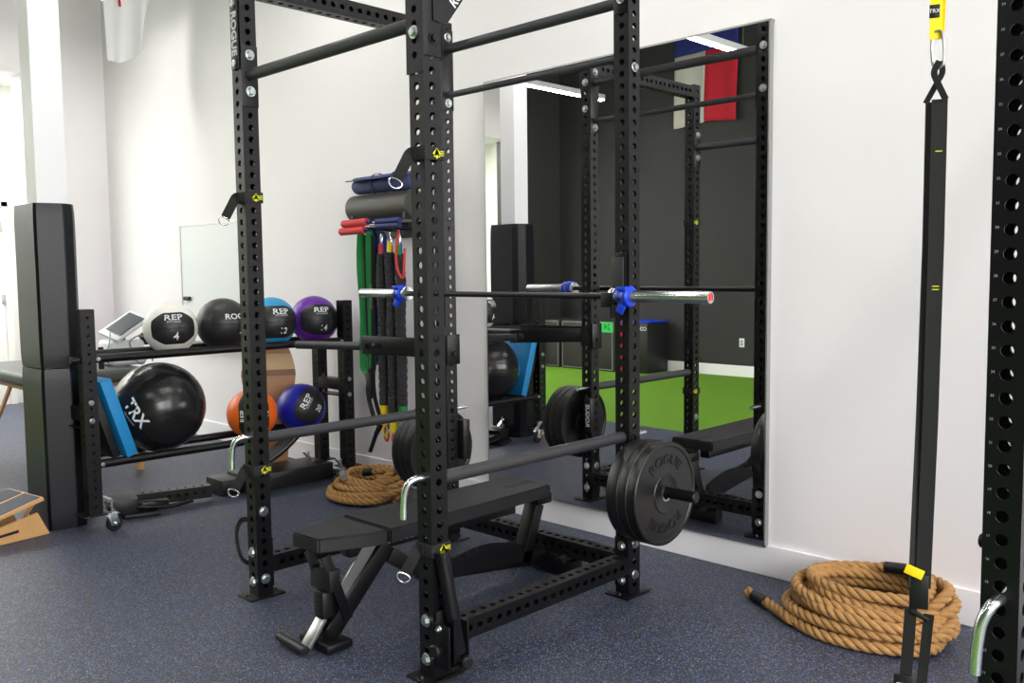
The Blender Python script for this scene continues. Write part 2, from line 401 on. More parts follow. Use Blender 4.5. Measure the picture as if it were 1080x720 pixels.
# flanges (plates that bolt the beams on)
def flange(face, x, y, z0, z1, wd=.078, th=.006):
    mb = MB()
    if face == '-Y': mb.box((x, y-H-th/2, (z0+z1)/2), (wd, th, z1-z0), bev=.002)
    if face == '+Y': mb.box((x, y+H+th/2, (z0+z1)/2), (wd, th, z1-z0), bev=.002)
    if face == '+X': mb.box((x+H+th/2, y, (z0+z1)/2), (th, wd, z1-z0), bev=.002)
    if face == '-X': mb.box((x-H-th/2, y, (z0+z1)/2), (th, wd, z1-z0), bev=.002)
    return mb
def bolts(up, lst, r=.023):
    for c, n_ in lst: sub(MB().bolt(c, n_, r), 'bolt', ZINC, up)
nx, ny, px_, py_ = (-1, 0, 0), (0, -1, 0), (1, 0, 0), (0, 1, 0)
F = flange
def perf_plate(x, y, z0, z1, wd, th=.006):
    mb = MB(); h = wd/2; k0 = math.ceil((z0-.008-.0213)/PITCH_H); n = 16; yf = y-H-th; zs = []
    off = .008+((ZT-.008)-int((ZT-.008)/PITCH_H)*PITCH_H)/2
    c = [off+PITCH_H*(k+.5) for k in range(60) if off+PITCH_H*k > z0 and off+PITCH_H*(k+1) < z1]
    V = []; Fc = []
    def quad(a, b): i = len(V); V.extend([(x-h, yf, a), (x+h, yf, a), (x+h, yf, b), (x-h, yf, b)]); Fc.append((i, i+1, i+2, i+3))
    quad(z0, c[0]-PITCH_H/2); quad(c[-1]+PITCH_H/2, z1)
    for zc in c:
        b = len(V)
        for i in range(n):
            an = 2*PI*i/n; ca, sa = math.cos(an), math.sin(an); s_ = 1/max(abs(ca), abs(sa))
            V.append((x+h*ca*s_, yf, zc+PITCH_H/2*sa*s_)); V.append((x+.0135*ca, yf, zc+.0135*sa)); V.append((x+.0135*ca, yf+th, zc+.0135*sa))
        for i in range(n):
            j = (i+1) % n; Fc.append((b+3*i, b+3*j, b+3*j+1, b+3*i+1)); Fc.append((b+3*i+1, b+3*j+1, b+3*j+2, b+3*i+2))
    for a in (x-h, x+h): i = len(V); V.extend([(a, yf, z0), (a, yf+th, z0), (a, yf+th, z1), (a, yf, z1)]); Fc.append((i, i+1, i+2, i+3))
    for a in (z0, z1): i = len(V); V.extend([(x-h, yf, a), (x+h, yf, a), (x+h, yf+th, a), (x-h, yf+th, a)]); Fc.append((i, i+1, i+2, i+3))
    mb._add(V, Fc); return mb
sub(perf_plate(X2, Y1, 2.125, 2.735, .088), 'flange', STEEL, uprights['P2'], smooth=30)
for up, args in (('P1', ('+X', X1, Y1, 2.17, 2.43)), ('P1', ('+Y', X1, Y1, .04, .26)),
                 ('P2', ('+X', X2, Y1, 2.18, 2.735)), ('P2', ('-X', X2, Y1, 2.17, 2.43)), ('P2', ('+Y', X2, Y1, .04, .26)),
                 ('P3', ('-Y', X2, Y2, .04, .26)), ('P3', ('-X', X2, Y2, 2.29, 2.70)), ('P3', ('-X', X2, Y2, .04, .26)),
                 ('P4', ('+X', X1, Y2, 2.29, 2.70)), ('P4', ('+X', X1, Y2, .04, .26)), ('P4', ('-Y', X1, Y2, .04, .26)), ('P3', ('-Y', X2, Y2, 2.54, 2.735)), ('P4', ('-Y', X1, Y2, 2.54, 2.735))):
    sub(F(*args), 'flange', STEEL, uprights[up])
g = H+.001; g6 = H+.007
bolts(uprights['P1'], [((X1+g6, Y1, 2.39), px_), ((X1+g6, Y1, 2.235), px_), ((X1+g, Y1, .083), px_), ((X1+g, Y1, .39), px_),
      ((X1, Y1-g, 2.605), ny), ((X1, Y1-g, 2.355), ny), ((X1, Y1-g, .205), ny), ((X1, Y1-g, .07), ny), ((X1-g, Y1, .2), nx), ((X1+.0, Y1+g6, .232), py_)])
bolts(uprights['P2'], [((X2, Y1-g6, 2.26), ny), ((X2, Y1-g, .212), ny), ((X2, Y1-g, .07), ny)])
sub(MB().bolt((X2+g6, Y1, 2.24), px_), 'bolt', STEEL, uprights['P2'])
bolts(uprights['P3'], [((X2, Y2-g6, 2.60), ny), ((X2, Y2-g6, .225), ny), ((X2, Y2-g6, .07), ny), ((X2+g, Y2, 2.315), px_, ), ((X2+g, Y2, .234), px_), ((X2+g, Y2, .093), px_),
      ((X2, Y2+g, .234), py_), ((X2, Y2+g, .08), py_), ((X2, Y2+g, 2.61), py_), ((X2, Y2+g, 2.39), py_)], .021)
bolts(uprights['P4'], [((X1+g6, Y2, 2.66), px_), ((X1+g6, Y2, 2.325), px_), ((X1+g6, Y2, .22), px_), ((X1, Y2+g, .22), py_), ((X1, Y2+g, .08), py_), ((X1, Y2+g, 2.60), py_), ((X1, Y2+g, 2.44), py_)], .022)
# round bars
MB().cyl((X1+H, Y1, 2.305), (X2-H, Y1, 2.305), .0245, n=24).build('pull_up_bar', PIPE, rack, label='thick matte grey pull-up bar at the front')
MB().cyl((X1+H, Y2, 2.60), (X2-H, Y2, 2.60), .0245, n=24).build('pull_up_bar', PIPE, rack, label='thick matte grey pull-up bar at the back')
MB().cyl((X1+H, Y2, 2.365), (X2-H, Y2, 2.365), .016, n=20).build('pull_up_bar', PIPE, rack, label='thin matte grey pull-up bar at the back')
# gusset with lettering, on the near right post
Mg = Matrix(((0, 0, 1, X2+H+.006), (1, 0, 0, Y1), (0, 1, 0, 0), (0, 0, 0, 1)))
gs = MB().prism([(.0, 2.30), (.03, 2.295), (.065, 2.30), (.27, 2.56), (.27, 2.72), (.0, 2.72)], Mg, .006).build('gusset', STEEL, rack, smooth=0)
a_ = math.atan2(.29, .22)
MB().text('ROGUE', .046, planefn((X2+H+.0125, Y1+.133, 2.425), (0, math.cos(a_), math.sin(a_)), (0, -math.sin(a_), math.cos(a_))), .0006, bold=.001).build('lettering', PRINT, gs, smooth=0)
# nameplate on the front left post
npl = MB().box((X1, Y1-H-.004, 2.48), (.058, .008, .30), bev=.002).build('nameplate', STEEL, rack)
MB().text('ROGUE', .056, planefn((X1, Y1-H-.0085, 2.48), (0, 0, -1), (1, 0, 0)), .0006, bold=.0015).build('lettering', PRINT, npl, smooth=0)
# badge block with lettering on the far left post, facing the wall
bd = MB().box((X1+.05, Y2+H+.03, .55), (.05, .05, .215), bev=.006).build('badge_block', PLASTIC, rack)
MB().text('ROGUE', .042, planefn((X1+.05, Y2+H+.0555, .55), (0, 0, 1), (1, 0, 0)), .0006, bold=.001).build('lettering', PRINT, bd, smooth=0)
# plate storage posts
for s_, xx in ((1, X2), (-1, X1)):
    q = MB(); q.box((xx+s_*(H+.004), Y2, .495), (.008, .075, .15), bev=.002)
    q.lathe([(0, .008), (.0245, .008), (.0245, .318), (.020, .322), (0, .322)], (xx+s_*H, Y2, .495), (s_, 0, 0), 24)
    q.build('plate_post', STEEL, rack)

# ------------------------------------------------------------------ bumper plates
def plate(x, s_, th, R, lab, letter=True, hub='steel'):
    """x: inner face, s_: direction it faces along X"""
    t = thing('bumper_plate', lab, 'weight plate', (x+s_*th/2, Y2, .495-.0+0), 'bumper plates on the rack')
    c = (x, Y2, .487)
    prof = [(.026, 0), (.07, 0), (.075, th*.12), (R-.02, th*.12), (R-.012, 0), (R-.003, 0), (R, .004), (R, th-.004), (R-.004, th),
            (R-.018, th), (R-.022, th-.004), (.088, th-.004), (.084, th), (.079, th), (.076, th-.002), (.026, th-.002), (.026, 0)]
    MB().lathe(prof, c, (s_, 0, 0), 72).build('disc', RUBBER, t)
    MB().lathe([(.0255, -.001), (.032, -.001), (.032, th+.001), (.0255, th+.001), (.0255, -.001)], c, (s_, 0, 0), 32).build('hub_ring', ZINC, t)
    if letter:
        for f in (0, PI):
            rad = .148
            def fn(a, b, dd, f=f):
                ang = PI/2 - a/rad + f; r = rad+b
                # text reads for a viewer looking against the face normal
                return Vector((x+s_*(th-.004)+s_*(dd+.0012), Y2+s_*r*math.cos(ang), .487+r*math.sin(ang)))
            MB().text('ROGUE', .058, fn, .0022, bold=.001, sx=1.25).build('raised_letters', RUBLET, t, smooth=0)
gx = X2+H+.012
plate(gx, 1, .062, .223, 'thick black bumper plate next to the right rear post, innermost of its stack', False)
plate(gx+.064, 1, .046, .225, 'black bumper plate sandwiched between the thick inner and the lettered outer plate', False)
plate(gx+.112, 1, .046, .225, 'outermost black bumper plate on the right post, with raised ROGUE letters')
gx = X1-H-.012
plate(gx, -1, .062, .225, 'black bumper plate innermost of the stack on the left rear post', False)
plate(gx-.064, -1, .046, .225, 'black bumper plate in the middle of the stack on the left rear post', False)
plate(gx-.112, -1, .046, .225, 'black bumper plate outermost of the stack on the left rear post')

# ------------------------------------------------------------------ J-cups
def jcup(x, lab, shift):
    t = thing('j_cup', lab, 'bar hook', (x, Y2-H, 1.30), 'bar hooks on the rack posts')
    y = Y2-H
    b = MB(); b.box((x+shift, y-.004, 1.40), (.074, .008, .25), bev=.002); b.box((x+shift, y-.045, 1.300), (.062, .09, .02), bev=.003)
    b.box((x+shift, y-.092, 1.322), (.062, .008, .064), bev=.003); b.cyl((x, y-.012, 1.47), (x, y+.05, 1.47), .011)
    b.box((x+shift, y-.035, 1.268), (.008, .06, .05)); b.build('bracket', STEEL, t)
    l = MB(); l.box((x+shift, y-.0145, 1.42), (.062, .012, .17), bev=.003); l.box((x+shift, y-.05, 1.3165), (.060, .075, .012), bev=.002)
    l.build('liner', UHMW, t)
jcup(X2, 'black bar hook on the right rear post, under the barbell collar', -.012)
jcup(X1, 'black bar hook on the left rear post, behind the near middle post', .0)

# ------------------------------------------------------------------ barbell and collars
BY, BZ = -.728, 1.337
bar = thing('barbell', 'chrome-sleeved barbell with dark shaft racked across the power rack', 'barbell', (-2.3, BY, BZ))
MB().cyl((-3.08, BY, BZ), (-1.66, BY, BZ), .0142, n=20).build('shaft', BARST, bar)
for s_, x0, x1 in ((-1, -3.062, -3.483), (1, -1.672, -1.179)):
    MB().lathe([(.0142, 0), (.036, 0), (.0375, .002), (.0375, .026), (.036, .028), (.025, .030), (.025, abs(x1-x0)-.002), (.0235, abs(x1-x0)), (.0195, abs(x1-x0)), (.0195, abs(x1-x0)-.006), (0, abs(x1-x0)-.006)],
               (x0, BY, BZ), (s_, 0, 0), 32).build('sleeve', CHROME, bar)
    MB().lathe([(0, 0), (.0165, 0), (.0165, .002), (0, .002)], (x1-s_*.006, BY, BZ), (s_, 0, 0), 24).build('end_disc', REDP, bar, label='red end disc')
def collar(x0, s_, lab):
    t = thing('barbell_collar', lab, 'barbell clamp', (x0, BY, BZ), 'blue clamps on the barbell')
    q = MB(); q.lathe([(.0258, 0), (.040, 0), (.043, .004), (.043, .022), (.039, .026), (.039, .034), (.045, .038), (.045, .052), (.04, .056), (.0258, .056), (.0258, 0)], (x0, BY, BZ), (s_, 0, 0), 32)
    q.box((x0+s_*.028, BY-.03, BZ+.034), (.05, .03, .016), bev=.004)
    q.build('ring', BLUEP, t)
    l = MB(); l.box((x0+s_*.020, BY-.030, BZ-.052), (.036, .014, .04), Matrix.Rotation(.5*s_, 3, 'Y'), bev=.004); l.build('lever', BLUEP, t)
    l = MB(); l.cyl((x0+s_*.02, BY-.043, BZ-.012), (x0+s_*.02, BY-.050, BZ-.012), .009, n=16); l.build('pivot_pin', PLASTIC, t)
    l = MB(); l.lathe([(.0395, .026), (.0412, .027), (.0412, .033), (.0395, .034)], (x0, BY, BZ), (s_, 0, 0), 32); l.build('inner_band', ALU, t)
collar(-3.152, 1, 'blue clamp collar on the left sleeve of the barbell')
collar(-1.622, 1, 'blue clamp collar on the right sleeve of the barbell')

# ------------------------------------------------------------------ safety bars (pipe + pin with bent handle)
def safety(x, lab):
    t = thing('safety_bar', lab, 'safety bar', (x, (Y1+Y2)/2, .715), 'safety bars along the rack sides')
    MB().cyl((x, Y1+H+.002, .715), (x, Y2-H-.002, .715), .0245, n=24).build('pipe', PIPE, t)
    xo = x
    P = [(xo, Y1-H-.01, .728), (xo-.004, Y1-.070, .728), (xo-.012, Y1-.095, .716), (xo-.020, Y1-.106, .685), (xo-.024, Y1-.110, .64), (xo-.024, Y1-.112, .59)]
    pp = [(xo, Y2+H+.09, .715), (xo, Y2-H, .715), (xo, Y1+H, .722)] + smoothpath(P, 5)
    MB().tube(pp, .0125, 16).build('handle_pin', CHROME, t)
safety(X1, 'grey pipe safety bar with bent chrome handle on the rack left side')
safety(X2, 'grey pipe safety bar with bent chrome handle on the rack right side')

# ------------------------------------------------------------------ strap anchors with rings
def anchor(x, y, z, lab, ring=True, tilt=.0):
    t = thing('strap_anchor', lab, 'strap', (x, y, z), 'ring straps wrapped on the rack posts')
    h = H+.004; w2 = .022
    # belt around the post
    q = MB(); q.strap([(x-h, y-h, z), (x+h, y-h, z), (x+h, y+h, z), (x-h, y+h, z)], .004, .044, (0, 0, 1), True) if 0 else None
    for c, s_ in (((x, y-h, z), (2*h+.006, .005, .046)), ((x, y+h, z), (2*h+.006, .005, .046)), ((x+h, y, z), (.005, 2*h+.006, .046)), ((x-h, y, z), (.005, 2*h+.006, .046))):
        q.box(c, s_, bev=.001)
    q.build('belt', WEB, t)
    to = Vector((CX-x, CY-y, 0)).normalized(); lf = Vector((to.y, -to.x, 0))   # lf: to the left as seen from the room
    st0 = Vector((x-h+.012, y-h-.004, z)); e = st0+lf*.045+Vector((0, 0, -.085))+to*.01; dn = (e-st0).normalized()
    MB().strap(smoothpath([st0+Vector((.03, 0, .002)), st0+to*.006, st0+dn*.04+to*.012, e], 5), .004, .040, to).build('tail', WEB, t)
    side_ = dn.cross(to).normalized(); c = e+dn*.012; pts = []
    for i in range(20):
        a = 2*PI*i/20; pts.append(c+side_*.024*math.cos(a)+dn*(.022*math.sin(a) if math.sin(a) > 0 else .010*math.sin(a)))
    MB().tube(pts, .0028, 8, True).build('ring', CHROME, t)
    m_ = MB(); m_.text('A', .034, planefn((x+h+.003, y+.010, z), (0, 1, 0), (0, 0, 1)), .0005, bold=.002); m_.box((x+h+.003, y+.010, z), (.001, .026, .026), Matrix.Rotation(PI/4, 3, 'X'))
    for k in range(3): m_.box((x+h+.003, y+.034, z-.006+k*.007), (.001, .016, .003))
    m_.build('logo', YPRINT, t, smooth=0)
anchor(X1, Y1, 1.782, 'black strap with metal ring high on the front left post')
anchor(X2, Y1, 1.855, 'black strap with metal ring high on the near middle post')
anchor(X1, Y1, .578, 'black strap with metal ring low on the front left post')
anchor(X2, Y1, .47, 'black strap with metal ring low on the near middle post')
# black loop on the front left post
lp = smoothpath([(X1-H, Y1-.02, .345), (X1-H-.03, Y1-.05, .34), (X1-H-.055, Y1-.062, .29), (X1-H-.05, Y1-.062, .22), (X1-H-.03, Y1-.05, .16), (X1-H, Y1-.02, .135)], 6)
tag(MB().strap(lp, .006, .022, (0, 1, 0)).build('rubber_loop', RUBBER), 'curved black rubber loop at the foot of the front left post', 'loop')

# ------------------------------------------------------------------ upright barbell holder at near post
t = thing('barbell_holder', 'black steel barbell tube holder bolted to the foot of the near middle post', 'bar holder', (X2+.08, Y1, .05))
q = MB(); q.box((X2+H+.012, Y1+.01, .155), (.012, .09, .20), bev=.002); q.box((X2+.078, Y1+.014, .062), (.085, .085, .012), bev=.002)
q.box((X2+.075, Y1+.057, .135), (.085, .008, .16), bev=.002); q.box((X2+.075, Y1-.032, .135), (.085, .008, .16), bev=.002); q.build('bracket', STEEL, t)
tilt = Vector((.035, .035, -.33)).normalized()
MB().lathe([(.021, 0), (.0255, 0), (.027, .012), (.026, .35), (.030, .352), (.030, .372), (.022, .372)], (X2+.095, Y1+.03, .10), -tilt, 28).build('tube', STEEL, t)
MB().text('ROGUE', .03, planefn((X2+.118, Y1+.0, .15), (0, 0, -1), (0, 1, 0)), .0006).build('lettering', GPRINT, t, smooth=0)
MB().lathe([(0, 0), (.02, 0), (.024, .006), (.024, .024), (.018, .030), (0, .030)], (X2+.118, Y1+.035, .075), (1, -.2, 0), 20).build('knob', PLASTIC, t)
q = MB(); q.lathe([(0, 0), (.024, 0), (.026, .02), (.02, .026), (0, .026)], (X2+.06, Y1-.036, .12), (.1, -1, 0), 20); q.build('knob', PLASTIC, t)
q = MB().box((X2+.1185, Y1+.0, .155), (.003, .030, .15)); q.build('side_plate', STEEL, t)
MB().bolt((X2+.07, Y1-.037, .20), (0, -1, 0), .012).build('bolt', ZINC, t)

# ------------------------------------------------------------------ dip attachment on rear left post
t = thing('dip_attachment', 'black and grey dip bar arm sticking out left of the rear left post', 'dip bar', (X1, Y2, 1.04))
zc = 1.04
q = MB(); q.box((X1, Y2-.044, zc+.02), (.085, .008, .20), bev=.003); q.box((X1, Y2+.044, zc+.0), (.085, .008, .12), bev=.003)
q.bar((X1-H-.002, Y2-.048, zc+.005), (-3.53, -.70, zc-.005), .006, .105, bev=.002) ; q.bar((X1-H-.002, Y2+.046, zc+.005), (-3.30, -.36, zc-.005), .006, .085, bev=.002)
q.box((X1+.052, Y2, zc+.0), (.008, .09, .16), bev=.002); q.build('bracket', STEEL, t)
MB().cyl((-3.50, -.722, zc-.01), (-4.06, -.80, zc-.025), .0245, n=24).build('grip_tube', PIPE, t)
MB().cyl((-3.26, -.385, zc-.01), (-3.62, -.20, zc-.02), .0245, n=24).build('grip_tube', PIPE, t)
q = MB(); q.bolt((-3.40, -.694-.02, zc), (-.1, -1, 0), .02); q.bolt((X1+.056, Y2, zc-.02), px_, .016); q.bolt((-3.2, -.40+.04, zc), (.4, 1, 0), .02); q.build('bolt', PLASTIC, t)

# ------------------------------------------------------------------ adjustable bench
bx = -2.17
bench = thing('adjustable_bench', 'black adjustable weight bench standing inside the rack under the barbell', 'bench', (bx, -1.35, 0))
def padshape(poly, z0, z1, rot=0):
    M = Matrix.Translation((0, 0, z0)); mb = MB(); mb.prism(poly, M, z1-z0)
    bmesh.ops.bevel(mb.bm, geom=mb.bm.edges[:], offset=.007, segments=2, affect='EDGES'); return mb
padshape([(-2.255, -1.985), (-2.095, -1.972), (-2.0, -1.715), (-2.325, -1.715)], .395, .452).build('seat_pad', VINYL, bench)
padshape([(-2.325, -1.70), (-2.005, -1.70), (-2.035, -.73), (-2.315, -.73)], .395, .452).build('back_pad', VINYL, bench)
MB().text('ROGUE', .05, planefn((bx+.02, -.82, .4525), (0, 1, 0), (-1, 0, 0)), .0005).build('lettering', RUBLET, bench, smooth=0)
q = MB()
q.bar((bx, -1.80, .36), (bx, -.86, .352), .06, .06, bev=.004)             # rail below the pads
q.build('pad_rail', STEEL, bench)
MB().text('ROGUE', .045, planefn((bx+.0305, -1.55, .36), (0, 1, 0), (0, 0, 1)), .0005).build('lettering', GPRINT, bench, smooth=0)
q = MB(); q.bar((bx, -1.42, .175), (bx, -.66, .075), .075, .075, bev=.004); q.bar((bx, -1.42, .175), (bx, -1.60, .30), .075, .06, bev=.004)
q.build('main_beam', STEEL, bench)
q = MB(); q.box((bx, -.655, .05), (.46, .075, .075), bev=.004); q.build('rear_foot', STEEL, bench)
for s_ in (-1, 1): MB().cyl((bx+s_*.16, -.70, .075), (bx+s_*.16, -.61, .10), .03, n=20, bev=.004).build('wheel', PLASTIC, bench)
q = MB(); q.bar((bx, -.80, .07), (bx, -.70, .335), .075, .06, bev=.004); q.box((bx, -.68, .36), (.10, .10, .05), bev=.004); q.build('rear_leg', STEEL, bench)
# front leg: two slanted side plates and adjusting ladder
q = MB()
for s_ in (-1, 1):
    q.bar((bx+s_*.045, -1.62, .35), (bx+s_*.045, -1.90, .06), .012, .065, bev=.002)
    q.bar((bx+s_*.055, -1.93, .375), (bx+s_*.055, -1.83, .10), .012, .04, bev=.002)
q.build('front_leg', STEEL, bench)
q = MB(); q.box((bx, -1.895, .27), (.135, .05, .085), bev=.004); q.box((bx, -1.905, .17), (.07, .055, .11), bev=.012); q.build('adjuster_block', PLASTIC, bench)
q = MB(); q.bar((bx+.03, -1.68, .385), (bx+.03, -1.845, .19), .006, .055); q.build('brace_plate', ALU, bench, label='bright silver diagonal plate')
q = MB(); q.bar((bx, -1.915, .115), (bx, -1.99, .022), .055, .018, bev=.003); q.build('foot_plate', ALU, bench, label='bright silver plate above the front foot')
q = MB(); q.box((bx, -1.90, .022), (.20, .12, .035), bev=.01); q.build('front_foot', STEEL, bench)
q = MB(); q.cyl((bx-.16, -2.01, .026), (bx+.045, -2.02, .026), .018, n=20, bev=.004); q.build('handle', PLASTIC, bench)
# curved sector plate with adjustment holes
M = Matrix(((0, 0, 1, bx+.036), (1, 0, 0, 0), (0, 1, 0, 0), (0, 0, 0, 1)))
arc = [(-1.36, .13), (-.84, .09), (-.84, .17)] + [(-.86-.48*i/14, .17+.055*math.sin(PI*(i+1)/16)) for i in range(1, 15)]
q = MB().prism(arc, M, .008).build('sector_plate', STEEL, bench, smooth=0)
hh = MB()
for i in range(9): hh.cyl((bx+.0441, -1.28+.05*i, .180+.03*math.sin(PI*(i+1)/10)), (bx+.0455, -1.28+.05*i, .180+.03*math.sin(PI*(i+1)/10)), .009, n=12)
hh.build('pin_hole', DARKST, q)

# ------------------------------------------------------------------ second rack at the right edge
RX, RY = .184, -1.717
r2 = thing('power_rack', 'black perforated rack post with chrome handle at the right edge of the photo', 'power rack', (RX, RY, 0))
for j, (x, y) in enumerate(((RX, RY), (RX, RY+1.14))):
    u = up0.copy(); COL.objects.link(u); u.location = (x, y, 0); adopt(u, r2)
    sub(MB().box((x, y, .004), (.128, .172, .008), bev=.002), 'foot_plate', STEEL, u)
    sub(MB().box((x, y, ZT+.003), (.077, .077, .006), bev=.003), 'end_cap', PLASTIC, u)
    if j == 0: first = u
for k in range(10, 42):
    nb = MB()
    z = .0508*k+.005
    nb.text(str(k), .008, planefn((RX-.0265, RY-H-.0006, z-.0), (1, 0, 0), (0, 0, 1)), .0004)
    sub(nb, 'hole_number', GPRINT, first, smooth=0)
b = MB(); perf_beam(b, (RX, RY+H, .142), (RX, RY+1.14-H, .142)); b.build('base_beam', STEEL, r2, smooth=30)
b = MB(); perf_beam(b, (RX, RY+H, 2.69), (RX, RY+1.14-H, 2.69)); b.build('top_beam', STEEL, r2, smooth=30)
b = MB(); perf_beam(b, (X2+H, -1.747, 2.69), (RX-H, -1.747, 2.69)); tag(b.build('overhead_beam', STEEL, smooth=30), 'black overhead beam joining the two racks above the frame', 'beam')
q = MB(); P = [(RX, RY+.02, .735), (RX, RY-.06, .735), (RX-.004, RY-.088, .728), (RX-.016, RY-.10, .695), (RX-.022, RY-.105, .64), (RX-.024, RY-.107, .585)]
MB().tube(smoothpath(P, 5), .0125, 16).build('handle_pin', CHROME, r2)
MB().cyl((RX-H, RY, .845), (RX-H-.016, RY, .845), .0155, n=20, bev=.003).build('knob', PLASTIC, r2)

# ------------------------------------------------------------------ suspension trainer
TX, TY = .012, -1.755
t = thing('suspension_trainer', 'black and yellow suspension strap hanging at the right in front of the wall', 'suspension strap', (TX, TY, 2.65))
q = MB(); q.strap([(TX+.012, TY, 2.66), (TX+.013, TY, 2.3), (TX+.011, TY, 1.94)], .003, .024, (.5, -.9, 0)); q.strap([(TX+.026, TY+.006, 2.66), (TX+.026, TY+.006, 2.3), (TX+.016, TY+.006, 1.945)], .003, .022, (.1, -1, 0))
q.strap([(TX+.012, TY, 2.655), (TX+.012, TY-.06, 2.70), (TX+.02, TY, 2.745), (TX+.02, TY+.06, 2.70), (TX+.022, TY, 2.65)], .003, .03, (1, 0, 0))
q.build('anchor_strap', YEL, t, label='bright yellow anchor strap')
lb = planefn((TX+.013, TY-.003, 2.0), Rv, (0, 0, 1))
q = MB(); q.box((TX+.010, TY-.005, 1.999), (.021, .003, .028), Matrix.Rotation(math.radians(20), 3, 'Z'), bev=.001); q.build('label', PLASTIC, t)
MB().text('TRX', .0115, planefn((TX+.0105, TY-.0072, 1.999), (math.cos(math.radians(20)), math.sin(math.radians(20)), 0), (0, 0, 1)), .0003).build('label_print', PRINT, t, smooth=0)
c = [(TX+.006, TY, 1.95), (TX+.004, TY, 1.92), (TX+.008, TY, 1.885), (TX+.020, TY, 1.878), (TX+.030, TY, 1.89), (TX+.029, TY, 1.93), (TX+.024, TY, 1.953), (TX+.014, TY, 1.957)]
MB().tube(smoothpath(c, 4, True), .0032, 8, True).build('carabiner', ALU, t)
q = MB(); q.strap(smoothpath([(TX+.022, TY-.004, 1.892), (TX+.012, TY-.005, 1.87), (TX+.018, TY-.005, 1.85), (TX+.037, TY-.004, 1.808)], 4), .003, .013, (0, -1, 0))
q.strap(smoothpath([(TX+.022, TY+.004, 1.892), (TX+.026, TY+.004, 1.868), (TX+.014, TY+.004, 1.845), (TX-.008, TY+.004, 1.806)], 4), .003, .012, (0, -1, 0)); q.build('equalizer_loop', WEB, t)
q = MB()
va = Rv*1.0
def S(u, z): # point in the strap's own plane
    return Vector((TX, TY, z)) + Vector((math.cos(.35), math.sin(.35), 0))*u
q.strap([S(.022, 1.812), S(.022, 1.5), S(.019, 1.1), S(.012, .72)], .003, .032, (.35, -.94, 0))
q.strap([S(-.004, 1.81)+Vector((0, .02, 0)), S(-.004, 1.5)+Vector((0, .02, 0)), S(-.006, 1.1)+Vector((0, .012, 0)), S(-.010, .72)], .003, .020, (.8, -.6, 0))
q.strap([S(-.010, 1.812), S(.010, 1.818), S(.036, 1.812)], .024, .004, (0, 0, 1)) if 0 else None
q.build('main_strap', WEB, t)
q = MB()
for z in (1.70, 1.405, 1.398): q.box(S(.024, z)+Vector((0, -.004, 0)), (.014, .001, .002), Matrix.Rotation(.35, 3, 'Z'))
q.build('stitch_marks', YPRINT, t, smooth=0)
q = MB(); q.box(S(-.004, .757)+Vector((0, -.008, 0)), (.040, .004, .022), Matrix.Rotation(.35, 3, 'Z') @ Matrix.Rotation(-.35, 3, 'Y').inverted(), bev=.001); q.build('adjuster_tab', YEL, t, label='yellow adjuster tab')
q = MB(); q.box(S(.004, .71), (.040, .008, .080), Matrix.Rotation(.35, 3, 'Z'), bev=.002); q.box(S(.006, .655), (.045, .012, .012), Matrix.Rotation(.35, 3, 'Z') @ Matrix.Rotation(.45, 3, 'Y'), bev=.003); q.build('buckle', PLASTIC, t)
q = MB(); q.strap([S(-.012, .67), S(-.016, .58), S(-.022, .47), S(-.03, .25)], .003, .026, (.35, -.94, 0)); q.strap([S(.026, .66), S(.020, .58), S(.012, .47), S(.0, .25)], .003, .022, (.35, -.94, 0)); q.build('foot_strap', WEB, t)
q = MB(); q.box(S(-.022, .487)+Vector((0, -.006, 0)), (.042, .008, .050), Matrix.Rotation(.35, 3, 'Z'), bev=.003); q.build('tag', PLASTIC, t)
MB().text('TRX', .017, planefn(S(-.022, .487)+Vector((.004, -.0107, 0)), (math.cos(.35), math.sin(.35), 0), (0, 0, 1)), .0003, bold=.0004).build('tag_print', PRINT, t, smooth=0)
q = MB(); q.cyl(S(-.075, .235), S(.045, .235), .017, n=20, bev=.004); q.build('handle', PLASTIC, t)

# ------------------------------------------------------------------ ropes
def rope(name, path, r, label, group):
    t = thing(name, label, 'rope', (path[len(path)//2][0], path[len(path)//2][1], 0), group)
    P = []; step = .011
    pts = smoothpath(path, 10)
    # resample
    out = [pts[0]]; acc = 0
    for a, b in zip(pts, pts[1:]):
        L = (b-a).length
        while acc+L >= step:
            f = (step-acc)/L; a = a.lerp(b, f); out.append(a.copy()); L = (b-a).length; acc = 0
        acc += L
    q = MB(); nrm = None; fr = []
    for i, p in enumerate(out):
        tg = (out[min(i+1, len(out)-1)]-out[max(i-1, 0)]).normalized()
        x = tg.orthogonal().normalized() if nrm is None else (nrm-tg*nrm.dot(tg)).normalized()
        nrm = x; fr.append((p, x, tg.cross(x)))
    for k in range(3):
        sp = []
        for i, (p, x, y) in enumerate(fr):
            a = 2*PI*(k/3 + i*step/(r*5.4)); sp.append(p+(x*math.cos(a)+y*math.sin(a))*r*.50)
        q.tube(sp, r*.56, 7)
    q.build('strands', ROPE, t, smooth=60)
    return t, out
def coil(cx, cy, loops, r, seed):
    rnd = random.Random(seed); P = []
    for (rx, ry, z, ox, oy) in loops:
        ph = rnd.uniform(0, 6)
        for k in range(10):
            a = 2*PI*k/10; wv = 1+.035*math.sin(2*a+ph)
            P.append(Vector((cx+ox+rx*wv*math.cos(a), cy+oy+ry*wv*math.sin(a), max(r*1.02, z+.012*math.sin(a+ph)))))
    return P
rr = .0225
L = [(.335, .265, .024, .01, 0), (.28, .215, .024, .01, .0), (.320, .255, .064, .0, .005), (.29, .21, .066, .04, .0), (.30, .24, .104, .03, .0), (.285, .20, .108, .0, .01),
     (.30, .225, .146, .02, .01), (.25, .18, .148, .03, .02), (.26, .19, .186, .03, .03)]
